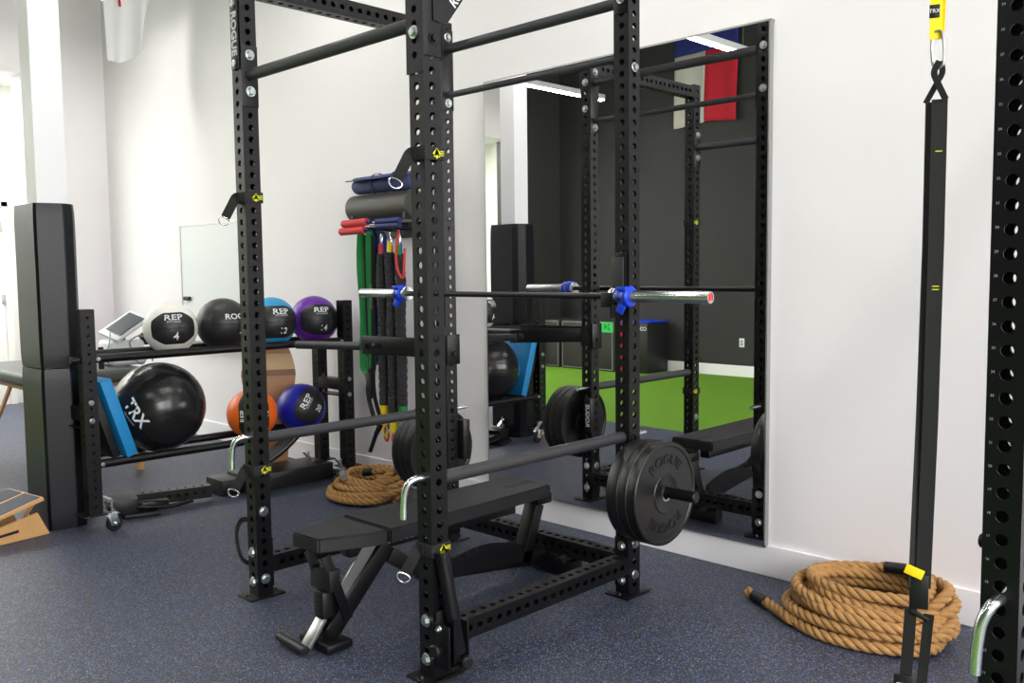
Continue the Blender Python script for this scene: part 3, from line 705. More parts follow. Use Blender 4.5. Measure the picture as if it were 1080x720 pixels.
p = [Vector(v) for v in ((-1.235, -.33, .03), (-1.19, -.345, .024), (-1.13, -.37, .024), (-1.05, -.42, .024), (-.93, -.50, .024))]
cc = coil(-.715, -.300, L, rr, 3)
st = 6
path = p + cc[st:] 
path += [Vector((-.50, -.22, .215)), Vector((-.60, -.13, .215)), Vector((-.74, -.12, .20))]
t1, o1 = rope('climbing_rope', path, rr, 'large coiled tan rope on the floor by the wall at the right', 'coiled ropes')
q = MB(); q.tube(o1[4:13], rr*1.12, 12); q.build('end_tape', PLASTIC, t1, label='black tape at the rope end')
q = MB(); q.tube(o1[-12:-2], rr*1.1, 12); q.build('end_tape', PLASTIC, t1, label='black tape at the rope end')
L = [(.27, .25, .024, 0, 0), (.21, .19, .024, .01, 0), (.26, .235, .064, .01, 0), (.21, .18, .066, 0, .02), (.235, .21, .104, .02, .02), (.18, .15, .106, .02, .0), (.19, .165, .144, .03, .03)]
cc = coil(-3.97, -.36, L, rr, 9)
cc += [Vector((-3.80, -.30, .185)), Vector((-3.86, -.36, .185)), Vector((-3.95, -.42, .17))]
t2, o2 = rope('climbing_rope', cc, rr, 'smaller coiled tan rope on the floor behind the bench', 'coiled ropes')
q = MB(); q.tube(o2[-8:-1], rr*1.1, 12); q.build('end_tape', PLASTIC, t2, label='black tape at the rope end')
q = MB(); q.tube([(-4.05, -.50, .165), (-3.98, -.54, .155)], rr*.9, 12); q.build('end_tape', GREYF, t2, label='grey tape band')

# ------------------------------------------------------------------ ball storage rack
SX, SBX, SY0, SY1 = -4.47, -4.79, -1.90, -.16
t = thing('ball_storage_rack', 'black two-tier wheeled storage rack of perforated posts holding balls', 'storage rack', (-4.63, -1.03, 0))
ps = []
for (x, y) in ((SX, SY0), (SX, SY1), (SBX, SY0), (SBX, SY1)):
    b = MB(); perf(b, 1.15, P0=(x, y, .11), hr=.008, faces4=(0, 1, 2, 3), n=8); u = b.build('post', STEEL, t, smooth=30); ps.append(u)
    MB().box((x, y, 1.262), (.077, .077, .005), bev=.002).build('end_cap', PLASTIC, u)
    q = MB(); q.box((x, y, .105), (.13, .15, .008), bev=.002); q.build('foot_plate', STEEL, u)
for y in (SY0, SY1):
    q = MB(); q.box((-4.63, y, .675), (.25, .076, .076), bev=.003); q.build('end_beam', STEEL, t)
    q = MB(); q.box((-4.63, y-.0, .60), (.25, .10, .006)); q.build('end_plate', STEEL, t)
for z in (.985, .385):
    for x in (SX+.005, SBX):
        q = MB(); q.cyl((x, SY0+H, z), (x, SY1-H, z), .0245, n=20); q.build('rail', STEEL, t)
        for y, s_ in ((SY0+H, 1), (SY1-H, -1)): MB().bolt((x+.03, y+s_*.012, z+.0), (1, 0, 0), .012).build('bolt', ZINC, t)
    for y in (-1.5, -.62) if z < .5 else ():
        MB().box((-4.63, y, z-.02), (.30, .04, .006)).build('cross_strap', STEEL, t)
for y, zz in ((SY0, .743), (SY0, .641), (SY1, .717), (SY1, .61)):
    MB().bolt((SX+H, y, zz), px_, .015).build('bolt', ZINC, t)
    MB().bolt((SBX+H, y, zz), px_, .012).build('bolt', ZINC, t)
for y in (SY0,): MB().cyl((SX, y-H, .985), (SX, y-H-.05, .985), .02, n=16, bev=.003).build('knob', PLASTIC, t)
def caster(x, y):
    c = thing('c', 'x', 'x', (0, 0, 0)); bpy.data.objects.remove(c)
    q = MB(); q.cyl((x-.012, y+.0, .046), (x+.014, y+.0, .046), .046, n=28, bev=.006); w_ = q.build('caster_wheel', RUBBER, t)
    q = MB(); q.box((x-.020, y-.01, .075), (.004, .05, .07), Matrix.Rotation(.3, 3, 'X'), bev=.001); q.box((x+.022, y-.01, .075), (.004, .05, .07), Matrix.Rotation(.3, 3, 'X'), bev=.001)
    q.box((x, y-.01, .104), (.055, .055, .008), bev=.002); q.cyl((x, y-.01, .10), (x, y-.01, .175), .008, n=12); q.bolt((x+.024, y, .046), px_, .010)
    q.bar((x-.01, y+.03, .095), (x+.0, y-.05, .175), .03, .004); q.build('fork', ZINC, w_, label='zinc caster fork')
caster(SX+.055, SY0+.09); caster(SX+.055, SY1-.09); caster(SBX-.06, SY0+.09); caster(SBX+.0, SY1-.105)

# ------------------------------------------------------------------ balls
def onball(c, R, n_, roll, k=1.0):
    n_ = Vector(n_).normalized(); up = Vector((0, 0, 1)); r_ = up.cross(n_).normalized(); u_ = n_.cross(r_)
    ca, sa = math.cos(roll), math.sin(roll); r2_, u2_ = r_*ca+u_*sa, -r_*sa+u_*ca
    c = Vector(c)
    def fn(a, b, d=0):
        la, lb = a/R, b/R
        v = n_*(math.cos(lb)*math.cos(la)) + r2_*(math.cos(lb)*math.sin(la)) + u2_*math.sin(lb)
        return c+v*(R*k+d)
    return fn
def medball(c, R, mt, n_, roll, label, txt, A, B, texts, pm=BKV, sq=.96):
    t = thing('medicine_ball', label, 'medicine ball', (c[0], c[1], c[2]-R), 'medicine balls on the storage rack')
    q = MB().ball(c, R, 48, 32); q.build('body', mt, t, smooth=80)
    if pm:
        fn = onball(c, R, n_, roll, 1.002); q = MB(); NU, NV = 28, 14; V = []; Fc = []
        for i in range(NU+1):
            a = -1+2*i/NU; hgt = B*(1 if abs(a) < .45 else 1-.5*((abs(a)-.45)/.55)**1.3)
            for j in range(NV+1):
                b = -1+2*j/NV; V.append(fn(a*A*R, b*hgt*R, .0))
        for i in range(NU):
            for j in range(NV): k = i*(NV+1)+j; Fc.append((k, k+NV+1, k+NV+2, k+1))
        q._add(V, Fc); pn = q.build('panel', pm, t, smooth=80)
    else: pn = t
    fn = onball(c, R, n_, roll, 1.004); q = MB()
    pts = [fn(A*R*(-.95+1.9*i/22), R*(.035 if i % 2 else -.035)) for i in range(23)]
    q.tube(pts, .0014, 5); pts = [fn(A*R*(-.95+1.9*i/22), R*(-.035 if i % 2 else .035)) for i in range(23)]; q.tube(pts, .0014, 5)
    q.build('stitching', RUBLET, pn)
    for body, sz, ax, ay, mt2, rl, sx in texts:
        cr, sr = math.cos(rl), math.sin(rl)
        f = lambda x, y, d, fn=fn, ax=ax, ay=ay, cr=cr, sr=sr: fn(ax*R+x*cr-y*sr, ay*R+x*sr+y*cr, d)
        MB().text(body, sz, f, .0004, bold=.0006, sx=sx).build('print', mt2, pn, smooth=0)
    return t
CAMD = Vector((5.4, -2.7, .25))
def rotz(v, a): return Matrix.Rotation(math.radians(a), 3, 'Z') @ Vector(v)
REP = lambda s, ay: [('REP', s, 0, ay, PRINT, 0, 1.5), ('FITNESS', s*.32, 0, ay-.17, GPRINT, 0, 1.5)]
zb = 1.137
medball((-4.63, -1.335, zb-.012), .160, WHT, rotz(CAMD, 10), .03, 'white and black medicine ball marked 4 on the top shelf', '4', .90, .64, REP(.050, .42) + [('4', .072, .05, -.32, PRINT, 0, 1)])
medball((-4.63, -.985, zb-.004), .167, BKV, rotz(CAMD, 22), 0, 'all black medicine ball on the top shelf behind the front left post', '40', .85, .5, [('ROGUE', .05, .28, .28, PRINT, 0, 1.2), ('40', .05, .42, -.36, PRINT, 0, 1)], pm=None)
medball((-4.63, -.635, zb-.006), .165, CYAN, rotz(CAMD, 8), 0, 'light blue and black medicine ball marked 12 on the top shelf', '12', 1.2, .70, [('REP', .055, .22, .42, PRINT, 0, 1.4), ('FITNESS', .018, .24, .26, GPRINT, 0, 1.5), ('12', .06, .30, -.38, PRINT, 0, 1)])
medball((-4.63, -.300, zb-.006), .165, PURP, rotz(CAMD, 14), 0, 'purple and black medicine ball marked 14 at the right end of the top shelf', '14', .98, .68, REP(.050, .42) + [('14', .058, .05, -.36, PRINT, 0, 1)])
medball((-4.63, -.80, .530), .164, ORNG, rotz(CAMD, 2), PI/2, 'orange and black medicine ball on the lower shelf behind the front left post', '10', 1.2, .62, [('REP', .050, .0, .44, PRINT, 0, 1.1), ('10', .055, .05, -.50, PRINT, 0, 1)])
medball((-4.63, -.425, .528), .166, NAVY, rotz(CAMD, 22) + Vector((0, 0, 1.1)), math.radians(52), 'royal blue and black medicine ball marked 20 on the lower shelf', '20', .85, .62, [('REP', .055, .0, .28, PRINT, 0, 1.4), ('FITNESS', .018, 0, .12, GPRINT, 0, 1.4), ('20', .055, .05, -.36, PRINT, 0, 1)])
# exercise ball
t = thing('exercise_ball', 'large glossy black TRX exercise ball on the lower shelf', 'exercise ball', (-4.63, -1.405, .38))
R = .272; c = (-4.63, -1.425, .648)
prof = []
for i in range(97):
    a = PI*i/96; rg = R*(1-.0035*(1 if (i % 8) == 0 and 12 < i < 84 else 0)); prof.append((rg*math.sin(a) if 0 < i < 96 else 0, -rg*math.cos(a)))
MB().lathe(prof, c, (-.25, -.15, 1), 64).build('ball', SBALL, t, smooth=80)
f0 = onball(c, R, CAMD, 0, 1.003); ro = math.radians(-56); ox, oy = -.128, -.01
def f1(x, y, d): return f0(ox+x*math.cos(ro)-y*math.sin(ro), oy+x*math.sin(ro)+y*math.cos(ro), d)
MB().text('TRX', .105, f1, .0005, bold=.002, sx=.9).build('print', PRINT, t, smooth=0)
MB().text('TRAINING', .018, lambda x, y, d: f1(x, y-.055, d), .0005, sx=1.2).build('print', GPRINT, t, smooth=0)

# foam blocks leaning on the lower shelf
def slab(name, c, size, rx, mt, lab, cat):
    q = MB().box(c, size, Matrix.Rotation(rx, 3, 'X'), bev=.006); return tag(q.build(name, mt), lab, cat)
slab('balance_pad', (-4.62, -1.745, .635), (.36, .065, .47), math.radians(17), BLUEF, 'bright blue foam balance pad leaning beside the exercise ball', 'foam pad')
slab('balance_pad', (-4.64, -1.815, .61), (.34, .045, .42), math.radians(17), PLASTIC, 'black foam pad leaning between the blue pad and the rack post', 'foam pad')

# ------------------------------------------------------------------ curved wooden board and black arc behind the rack
t = thing('balance_board', 'tall rounded wooden balance board with a pale stripe standing behind the orange ball', 'balance board', (-5.02, -.45, 0))
def boardpoly(z0, z1, n=14):
    L_, R_ = [], []
    for i in range(n+1):
        z = z0+(z1-z0)*i/n; s_ = z/1.03
        wd = .19*math.sqrt(max(0.0, 1-((s_-.68)/.325)**2)) if s_ > .68 else .19-.085*((.68-s_)/.68)**.8
        R_.append((wd, z)); L_.append((-wd, z))
    return R_ + L_[::-1]
M = Matrix(((math.sin(.5), 0, math.cos(.5), -5.03), (math.cos(.5), 0, -math.sin(.5), -.435), (0, 1, 0, .0), (0, 0, 0, 1)))
MB().prism(boardpoly(.004, .72), M, .018).build('panel', WOODM, t, smooth=0)
MB().prism(boardpoly(.72, .765, 3), M, .019).build('dark_band', WOODD, t, smooth=0)
MB().prism(boardpoly(.765, .88, 5), M, .019).build('pale_band', WOODB, t, smooth=0)
MB().prism(boardpoly(.88, 1.029, 10), M, .018).build('panel', WOODM, t, smooth=0)
q = MB(); P = [(-4.80, -.72+.48*s_, .145+.31*s_**1.7) for s_ in [i/12 for i in range(13)]]
q.strap(P, .035, .12, (0, -.6, 1)); t = thing('curved_rocker', 'black curved rocker with steel edge under the lower shelf', 'rocker', (-4.8, -.5, .1))
q.build('arc', BKV, t); q = MB(); q.strap([(-4.733, y, z+.012) for x, y, z in P], .008, .006, (0, -.6, 1)); q.build('edge_strip', ALU, t)

# ------------------------------------------------------------------ equipment lying on the floor under the rack
t = thing('folded_frame', 'black perforated steel frame lying on the floor under the rack, nearer the caster', 'frame', (-4.75, -1.4, 0))
q = MB(); perf_beam(q, (-4.80, -1.64, .066), (-4.66, -1.10, .066), hr=.010); q.build('perforated_tube', STEEL, t, smooth=30)
q = MB(); q.box((-4.78, -1.62, .055), (.26, .17, .10), Matrix.Rotation(-.3, 3, 'Z'), bev=.004); q.box((-4.64, -1.56, .014), (.16, .20, .022), Matrix.Rotation(-.3, 3, 'Z'), bev=.003); q.box((-4.66, -1.47, .05), (.10, .16, .05), Matrix.Rotation(-.2, 3, 'Z'), bev=.006)
q.build('base', STEEL, t)
q = MB(); q.tube(smoothpath([(-4.70, -1.62, .04), (-4.62, -1.55, .05), (-4.60, -1.40, .03), (-4.60, -1.25, .04)], 5), .014, 10); q.tube([(-4.66, -1.60, .075), (-4.60, -1.42, .065)], .010, 8); q.build('arm', STEEL, t)
q = MB(); q.box((-4.80, -1.70, .10), (.12, .02, .018), bev=.002); q.build('plate_edge', ALU, t)
t = thing('step_platform', 'low black platform with steel end lying under the right half of the rack', 'platform', (-4.75, -.6, 0))
q = MB(); q.box((-4.78, -.93, .055), (.22, .16, .10), bev=.006); q.build('end_box', STEEL, t)
q = MB(); q.box((-4.74, -.53, .06), (.30, .66, .115), bev=.008); q.build('deck', BKV, t)
q = MB(); q.box((-4.60, -.16, .03), (.10, .10, .02), bev=.004); q.cyl((-4.55, -.22, .06), (-4.55, -.10, .06), .012, n=12); q.build('roller', STEEL, t)

# ------------------------------------------------------------------ pillar pads
def padoct(z0, z1, lab, gr):
    t = thing('pillar_pad', lab, 'padding', (-4.84, -1.95, z0), gr)
    pts = [(-5.00, -2.075), (-4.69, -2.072), (-4.672, -2.06), (-4.64, -1.93), (-4.675, -1.865), (-4.72, -1.838), (-4.98, -1.83), (-5.02, -1.87), (-5.02, -2.05)]
    inn = [(-4.887, -2.042), (-4.713, -2.042), (-4.713, -1.868), (-4.887, -1.868)]
    mb = MB(); NZ = 24; V = []; Fc = []; n = len(pts)
    for k in range(NZ+1):
        f = k/NZ; z = z0+(z1-z0)*f; e = min(f, 1-f); s_ = 1-.035*math.exp(-e*26)
        for i, (x, y) in enumerate(pts):
            wv = 1+.004*math.sin(7*f+i*1.7)+.012*math.exp(-e*30)*math.sin(5*i)
            V.append((-4.83+(x+4.83)*s_*wv, -1.955+(y+1.955)*s_*wv, z))
    for k in range(NZ):
        for i in range(n): Fc.append((k*n+i, k*n+(i+1) % n, (k+1)*n+(i+1) % n, (k+1)*n+i))
    mb._add(V, Fc)
    # top and bottom rims around the column
    for zz, base in ((z0, 0), (z1, NZ*n)):
        out = [mb.bm.verts.new(V[base+i]) for i in range(n)]
        ii = [mb.bm.verts.new((x, y, zz)) for x, y in inn]
        near = [0, 1, 1, 1, 2, 2, 3, 3, 0]
        for i in range(n):
            j = (i+1) % n
            if near[i] == near[j]: mb.bm.faces.new([out[i], out[j], ii[near[i]]])
            else: mb.bm.faces.new([out[i], out[j], ii[near[j]], ii[near[i]]])
    mb.build('cover', PADV, t, smooth=25)
    q = MB(); q.strap([(-4.643, -1.925, z0+.02), (-4.643, -1.925, z1-.02)], .003, .004, (1, 0, 0)); q.build('seam', PLASTIC, t)
padoct(.0, .925, 'lower black vinyl pad wrapped around the white column', 'pads on the column')
padoct(.93, 1.86, 'upper black vinyl pad wrapped around the white column', 'pads on the column')

# ------------------------------------------------------------------ slant boards on the left floor
t = thing('slant_board', 'plywood slant board with grey grip top at the lower left edge', 'slant board', (-4.7, -2.35, 0))
M = Matrix(((.16, 0, -.987, -4.62), (-.987, 0, -.16, -2.09), (0, 1, 0, 0), (0, 0, 0, 1)))
def side(M_, name='side'):
    outer = [(0, .004), (.62, .004), (.62, .03), (.06, .135)]
    return MB().prism(outer, M_, .018).build(name, WOODL, t, smooth=0)
s1 = side(M); M2 = M.copy(); M2.translation = Vector(M.translation) + Vector((-.987, -.16, 0))*.34; side(M2)
q = MB(); q.prism([(.17, .050), (.46, .030), (.47, .040), (.17, .066)], Matrix.Translation(Vector((.987, .16, 0))*.001) @ M, -.002); q.build('hand_slot', DARKST, s1, smooth=0)
ax = Vector((-.987, -.16, 0)); al = Vector((.16, -.987, 0)); hi = Vector((-4.66, -2.10, .205)); sl = (al*.55 + Vector((0, 0, -.135))).normalized()
ctr = hi + sl*.32 + ax*.18; nrm_ = ax.cross(sl).normalized(); nrm_ = nrm_ if nrm_.z > 0 else -nrm_
Rm = Matrix((ax, sl, ax.cross(sl))).transposed()
MB().box(ctr, (.40, .62, .020), Rm, bev=.001).build('top_board', WOODL, t, smooth=0)
for s_ in (-.10, .10): MB().box(ctr+nrm_*.012+ax*s_, (.17, .60, .003), Rm).build('grip_sheet', GRIP, t, smooth=0)
q = MB(); q.bar(hi+ax*.05+Vector((0, -.02, -.02)), Vector((-4.70, -2.2, .05))+ax*.05, .03, .02); q.bar(hi+ax*.3+Vector((0, -.02, -.02)), Vector((-4.70, -2.2, .05))+ax*.3, .03, .02); q.build('prop', WOODM, t, smooth=0)

# ------------------------------------------------------------------ treatment tables and device
def table(x0, x1, y0, y1, z, lab):
    t = thing('treatment_table', lab, 'table', ((x0+x1)/2, (y0+y1)/2, 0), 'padded treatment tables')
    MB().box(((x0+x1)/2, (y0+y1)/2, z-.045), (x1-x0, y1-y0, .09), bev=.03, seg=4).build('padded_top', TABLEV, t)
    q = MB(); q.box(((x0+x1)/2, (y0+y1)/2, z-.105), (x1-x0-.1, y1-y0-.1, .04)); q.build('apron', WOODL, t, smooth=0)
    for x in (x0+.08, x1-.08):
        for y in (y0+.08, y1-.06): MB().cyl((x, y, 0), (x, y, z-.09), .028, n=14).build('leg', WOODL, t)
    for y in (y0+.08, y1-.06): MB().bar((x0+.08, y, .12), ((x0+x1)/2, y, z-.12), .02, .03).build('brace', WOODL, t)
table(-7.3, -5.86, -1.75, -.94, .77, 'grey padded treatment table with round wooden legs behind the storage rack')
t = thing('massage_table', 'grey padded bench with cream sheet and wooden legs at the left edge', 'table', (-7.2, -2.35, 0))
q = MB(); q.box((-7.35, -2.42, .66), (1.6, .62, .13), bev=.05, seg=5); q.build('padded_top', TABLEV, t)
q = MB(); q.cyl((-6.62, -2.70, .63), (-6.62, -2.14, .63), .075, n=24, bev=.02); q.build('bolster', TABLEV, t)
q = MB(); q.box((-7.35, -2.42, .53), (1.7, .60, .06), bev=.02); q.build('sheet', SHEET, t)
q = MB(); q.box((-7.35, -2.42, .40), (1.35, .5, .20)); q.build('apron', WOODL, t, smooth=0)
for x in (-8.0, -6.7):
    for y in (-2.66, -2.18): MB().bar((x, y, 0), (x+.15, y, .5), .03, .04).build('leg', WOODL, t)
t = thing('therapy_device', 'white therapy machine with tilted display and cables on the treatment table', 'machine', (-6.15, -1.0, .77))
q = MB(); q.box((-6.2, -1.0, .87), (.26, .26, .19), bev=.03, seg=3); q.build('body', DEVW, t)
q = MB(); q.box((-6.15, -.99, 1.07), (.26, .30, .03), Matrix.Rotation(math.radians(32), 3, 'X') @ Matrix.Rotation(.25, 3, 'Y'), bev=.008); d_ = q.build('display', DEVW, t)
q = MB(); q.box((-6.125, -.995, 1.088), (.20, .22, .006), Matrix.Rotation(math.radians(32), 3, 'X') @ Matrix.Rotation(.25, 3, 'Y')); q.build('screen', DEVD, d_)
q = MB(); q.bar((-6.2, -1.0, .95), (-6.16, -1.0, 1.06), .05, .03); q.box((-6.1, -.86, .97), (.05, .05, .09), Matrix.Rotation(.6, 3, 'X'), bev=.006); q.build('stand', PLASTIC, t)
for s_, P in ((0, [(-6.1, -1.12, 1.03), (-6.02, -1.16, .95), (-6.0, -1.2, .84), (-6.0, -1.12, .78), (-6.0, -1.02, .79)]), (1, [(-6.05, -.95, .86), (-6.0, -1.02, .95), (-6.0, -.94, 1.0), (-6.0, -.86, .93), (-6.0, -.85, .80)]),
              (2, [(-6.05, -1.0, .88), (-6.0, -.98, .82), (-6.0, -.93, .785), (-6.0, -.9, .83), (-6.02, -.93, .87)])):
    MB().tube(smoothpath(P, 6), .005, 8).build('cable', GREYF, t)
q = MB(); q.cyl((-6.03, -1.22, .77), (-6.03, -1.22, .93), .02, n=14, bev=.003); tag(q.build('spray_bottle', PLASTIC), 'small black bottle beside the therapy machine', 'bottle')

# ------------------------------------------------------------------ whiteboard
t = thing('whiteboard', 'glossy whiteboard with thin aluminium edge on the wall above the balls', 'whiteboard', (-6.6, -.012, .85))
MB().box((-6.62, -.012, 1.375), (1.14, .012, 1.03)).build('surface', BOARDW, t, smooth=0)
q = MB(); q.box((-6.62, -.014, 1.89), (1.16, .018, .012)); q.box((-6.62, -.014, .86), (1.16, .018, .012)); q.box((-7.195, -.014, 1.375), (.012, .018, 1.04)); q.box((-6.045, -.014, 1.375), (.012, .018, 1.04)); q.build('edge_frame', ALU, t, smooth=0)
q = MB(); q.box((-6.62, -.045, .84), (1.1, .07, .012), bev=.003); q.build('tray', ALU, t)
t2_ = MB().box((-7.08, -.033, 1.24), (.10, .03, .035), bev=.006); tag(t2_.build('board_eraser', PLASTIC), 'small dark eraser stuck near the left edge of the whiteboard', 'eraser')

# ------------------------------------------------------------------ band shelf on the wall
t = thing('wall_storage_rack', 'black wall rack carrying rollers and hanging exercise bands', 'wall rack', (-4.0, -.1, 1.7))
q = MB(); q.box((-3.93, -.02, 1.73), (.80, .04, .10), bev=.004); q.build('wall_plate', STEEL, t)
q = MB()
for x in (-4.26, -4.10, -3.94, -3.78, -3.62): q.cyl((x, -.03, 1.735), (x, -.26, 1.745), .009, n=12); q.lathe([(0, 0), (.013, 0), (.013, .01), (0, .01)], (x, -.26, 1.745), (0, -1, 0), 12)
q.build('peg', STEEL, t)
q = MB()
for x in (-4.20, -3.66): q.box((x, -.14, 1.783), (.02, .26, .008)); q.box((x, -.265, 1.803), (.02, .008, .045)); q.box((x, -.02, 1.78), (.02, .02, .10))
q.build('shelf_bracket', STEEL, t)
t = thing('foam_roller', 'long charcoal foam roller lying on the wall rack, under the rolled mat', 'foam roller', (-4.0, -.15, 1.81))
MB().lathe([(.022, 0), (.080, 0), (.090, .008), (.090, .632), (.080, .64), (.022, .64), (.022, 0)], (-4.31, -.16, 1.879), (1, 0, 0), 40).build('roller', ROLLF, t)
t = thing('rolled_mat', 'rolled navy blue exercise mat on top of the charcoal foam roller', 'mat', (-4.0, -.15, 1.98))
sp = [(-0.008, 0)]; V = []
pts = []
for i in range(90):
    a = i*.24; r_ = .012+.0027*a; pts.append(Vector((0, math.cos(a)*r_*1.1, math.sin(a)*r_*.85)))
pts.append(pts[-1]+Vector((0, -.05, -.008)))
q = MB(); V = [p+Vector((x, -.16, 2.026)) for x in (-4.26, -3.66) for p in pts]; n = len(pts); Fc = [(i, i+1, n+i+1, n+i) for i in range(n-1)]
q._add(V, Fc); o = q.build('mat_sheet', NAVYMAT, t, smooth=60); md = o.modifiers.new('solid', 'SOLIDIFY'); md.thickness = .008; md.offset = 0
q = MB()
for x in (-4.06, -3.85): q.lathe([(.071, 0), (.074, 0), (.074, .02), (.071, .02)], (x, -.16, 2.026), (1, 0, 0), 24)
q.build('strap', NAVYB, t)
for i, (x, z, y) in enumerate(((-4.235, 1.772, -.315), (-4.255, 1.722, -.32))):
    tt = thing('massage_stick', ('upper' if i == 0 else 'lower') + ' red foam stick hanging in front of the wall rack', 'foam stick', (x, y, z), 'red foam sticks on the wall rack')
    MB().cyl((x, y, z), (x+.26, y, z+.004), .0245, n=20, bev=.004).build('grip', REDP, tt)
    MB().cyl((x-.012, y, z), (x+.30, y, z+.004), .012, n=14).build('core', NAVYB, tt)
for i, z in enumerate((1.775, 1.745)):
    tag(MB().cyl((-3.90, -.30, z), (-3.66, -.30, z), .018, n=16, bev=.003).build('massage_stick', NAVYB), ('upper' if i == 0 else 'lower') + ' blue foam stick beside the red ones on the wall rack', 'foam stick', 'blue foam sticks on the wall rack')
# loop bands
def loopband(x, y, z0, z1, wd, half, mt, lab, txt=False, tw=0):
    P = []
    for i in range(9): a = PI*i/8; P.append((x+half*math.cos(a), y, z1-half+half*math.sin(a)))
    for i in range(1, 8): P.append((x-half-.008*math.sin(i*.9), y-.004*math.sin(i), z1-half-(z1-z0-2*half)*i/8))
    for i in range(9): a = PI+PI*i/8; P.append((x+half*math.cos(a), y, z0+half+half*math.sin(a)))
    for i in range(1, 8): P.append((x+half+.006*math.sin(i*.8), y, z0+half+(z1-z0-2*half)*i/8))
    q = MB().strap(P, .006, wd, (0, 0, 1), True) if 0 else MB()
    q.tube(P, 0, 4, True, (.003, wd/2), None)
    t = thing('loop_band', lab, 'resistance band', (x, y, z1), 'loop bands on the wall rack')
    # build with explicit frame: width runs along Y
    q.bm.free(); q = MB(); N = len(P); V = []; Fc = []
    for i in range(N):
        a, b = Vector(P[i-1]), Vector(P[(i+1) % N]); tg = (b-a).normalized(); yy = Vector((math.sin(tw), -math.cos(tw), 0)); nn = tg.cross(yy).normalized()
        for s1_, s2_ in ((-1, -1), (1, -1), (1, 1), (-1, 1)): V.append(Vector(P[i])+nn*.003*s1_+yy*wd/2*s2_)
    for i in range(N):
        for k in range(4): Fc.append((i*4+k, i*4+(k+1) % 4, ((i+1) % N)*4+(k+1) % 4, ((i+1) % N)*4+k))
    q._add(V, Fc); q.build('band', mt, t)
    if txt: MB().text('RESIST BAND', .028, planefn((x+half+.016, y-.014, z1-.45), (0, 0, -1), (.78, .62, 0)), .0003).build('print', GPRINT, t, smooth=0)
    return t
loopband(-4.155, -.20,   .775, 1.745, .050, .048, GREENB, 'wide green loop band hanging leftmost from the wall rack', True, -.9)
loopband(-4.075, -.15, .84, 1.72, .06, .038, NAVYB, 'dark blue loop band hanging just behind the green band', False, -.9)
# resistance tubes with ruched sleeves
cols = [(BLUEP, REDP), (REDP, YEL), (GREENB, GREENB), (YEL, ORNG), (BLUEP, NAVY), (GREENB, CYAN)]
names = ['blue', 'red', 'green', 'yellow', 'royal blue', 'teal']
for i in range(6):
    x = -3.99+.047*i; y = -.19-.045*(i % 2); zt = 1.68-.01*(i % 3); zb_ = .45+.02*((i*2) % 3)
    t = thing('resistance_tube', 'black ruched exercise tube with %s end cuffs, number %d from the left' % (names[i], i+1), 'resistance tube', (x, y, zt), 'ruched resistance tubes on the wall rack')
    t['label'] = ['leftmost ruched black exercise tube, with blue lower cuff, beside the loop bands', 'ruched black exercise tube with red and yellow cuffs, second from the loop bands',
                  'ruched black exercise tube with green cuffs in the middle of its bunch', 'ruched black exercise tube with yellow and orange cuffs right of the green one',
                  'ruched black exercise tube with royal blue cuff, second from the near post', 'ruched black exercise tube with teal cuff, rightmost beside the near post'][i]
    P = [(x+.006*math.sin(k*.9+i), y+.005*math.cos(k+i), zt-.10-(zt-.2-zb_)*k/14) for k in range(15)]
    MB().tube(smoothpath(P, 4), [.031+.0025*math.sin(j*2.1) for j in range(14*4+1)], 14).build('sleeve', SLEEVE, t, smooth=60)
    MB().cyl((x, y, zt-.10), (x, y, zt-.035), .015, n=14).build('upper_cuff', cols[i][0], t)
    MB().cyl((x+.002, y, zb_+.13), (x+.004, y, zb_-.03), .0285, .022, n=14).build('lower_cuff', cols[i][0] if i != 1 else cols[i][1], t)
    q = MB(); q.tube(smoothpath([(x, y, zt-.04), (x-.010, y, zt-.01), (x, y, zt+.03), (x+.010, y, zt-.01)], 4, True), .003, 6, True); q.build('clip', CHROME, t)
    q = MB(); q.tube(smoothpath([(x+.004, y, zb_-.03), (x-.004, y-.01, zb_-.07), (x+.01, y, zb_-.11), (x+.018, y+.01, zb_-.07)], 4, True), .006, 8, True); q.build('end_loop', cols[i][1], t)
t = thing('coated_cable', 'thin orange-red tube hanging beside the ruched tubes', 'cable', (-3.76, -.2, 1.7)); 
q = MB(); q.tube(smoothpath([(-3.735, -.25, 1.72), (-3.75, -.26, 1.6), (-3.745, -.26, 1.48), (-3.70, -.25, 1.42), (-3.68, -.25, 1.6)], 6), .008, 8); q.build('tube', REDP, t)
# black strap handles hanging low and grey cable arcs
t = thing('hanging_straps', 'black strap handles dangling below the loop bands', 'strap', (-4.1, -.2, 1.7))
q = MB(); q.strap(smoothpath([(-4.14, -.21, 1.70), (-4.13, -.21, 1.2), (-4.12, -.21, .80), (-4.15, -.21, .66), (-4.08, -.22, .50), (-4.02, -.22, .44)], 6), .004, .03, (.5, -.85, 0))
q.strap(smoothpath([(-4.08, -.19, 1.70), (-4.09, -.20, 1.0), (-4.10, -.20, .70), (-4.06, -.2, .55), (-4.0, -.2, .46)], 6), .004, .028, (.5, -.85, 0)); q.build('webbing', WEB, t)
q = MB(); q.cyl((-4.03, -.22, .43), (-4.10, -.24, .26), .014, n=14, bev=.003); q.cyl((-3.98, -.2, .50), (-4.06, -.22, .38), .017, n=14, bev=.003); q.build('grip', PLASTIC, t)
q = MB(); q.box((-4.125, -.215, .70), (.05, .02, .18), bev=.008); q.build('cuff', BKV, t)
q = MB()
for z in (1.42, 1.10, .78): q.tube(smoothpath([(-4.19, -.18, z+.12), (-4.225, -.18, z+.05), (-4.215, -.18, z-.02), (-4.17, -.18, z-.10)], 5), .006, 8)
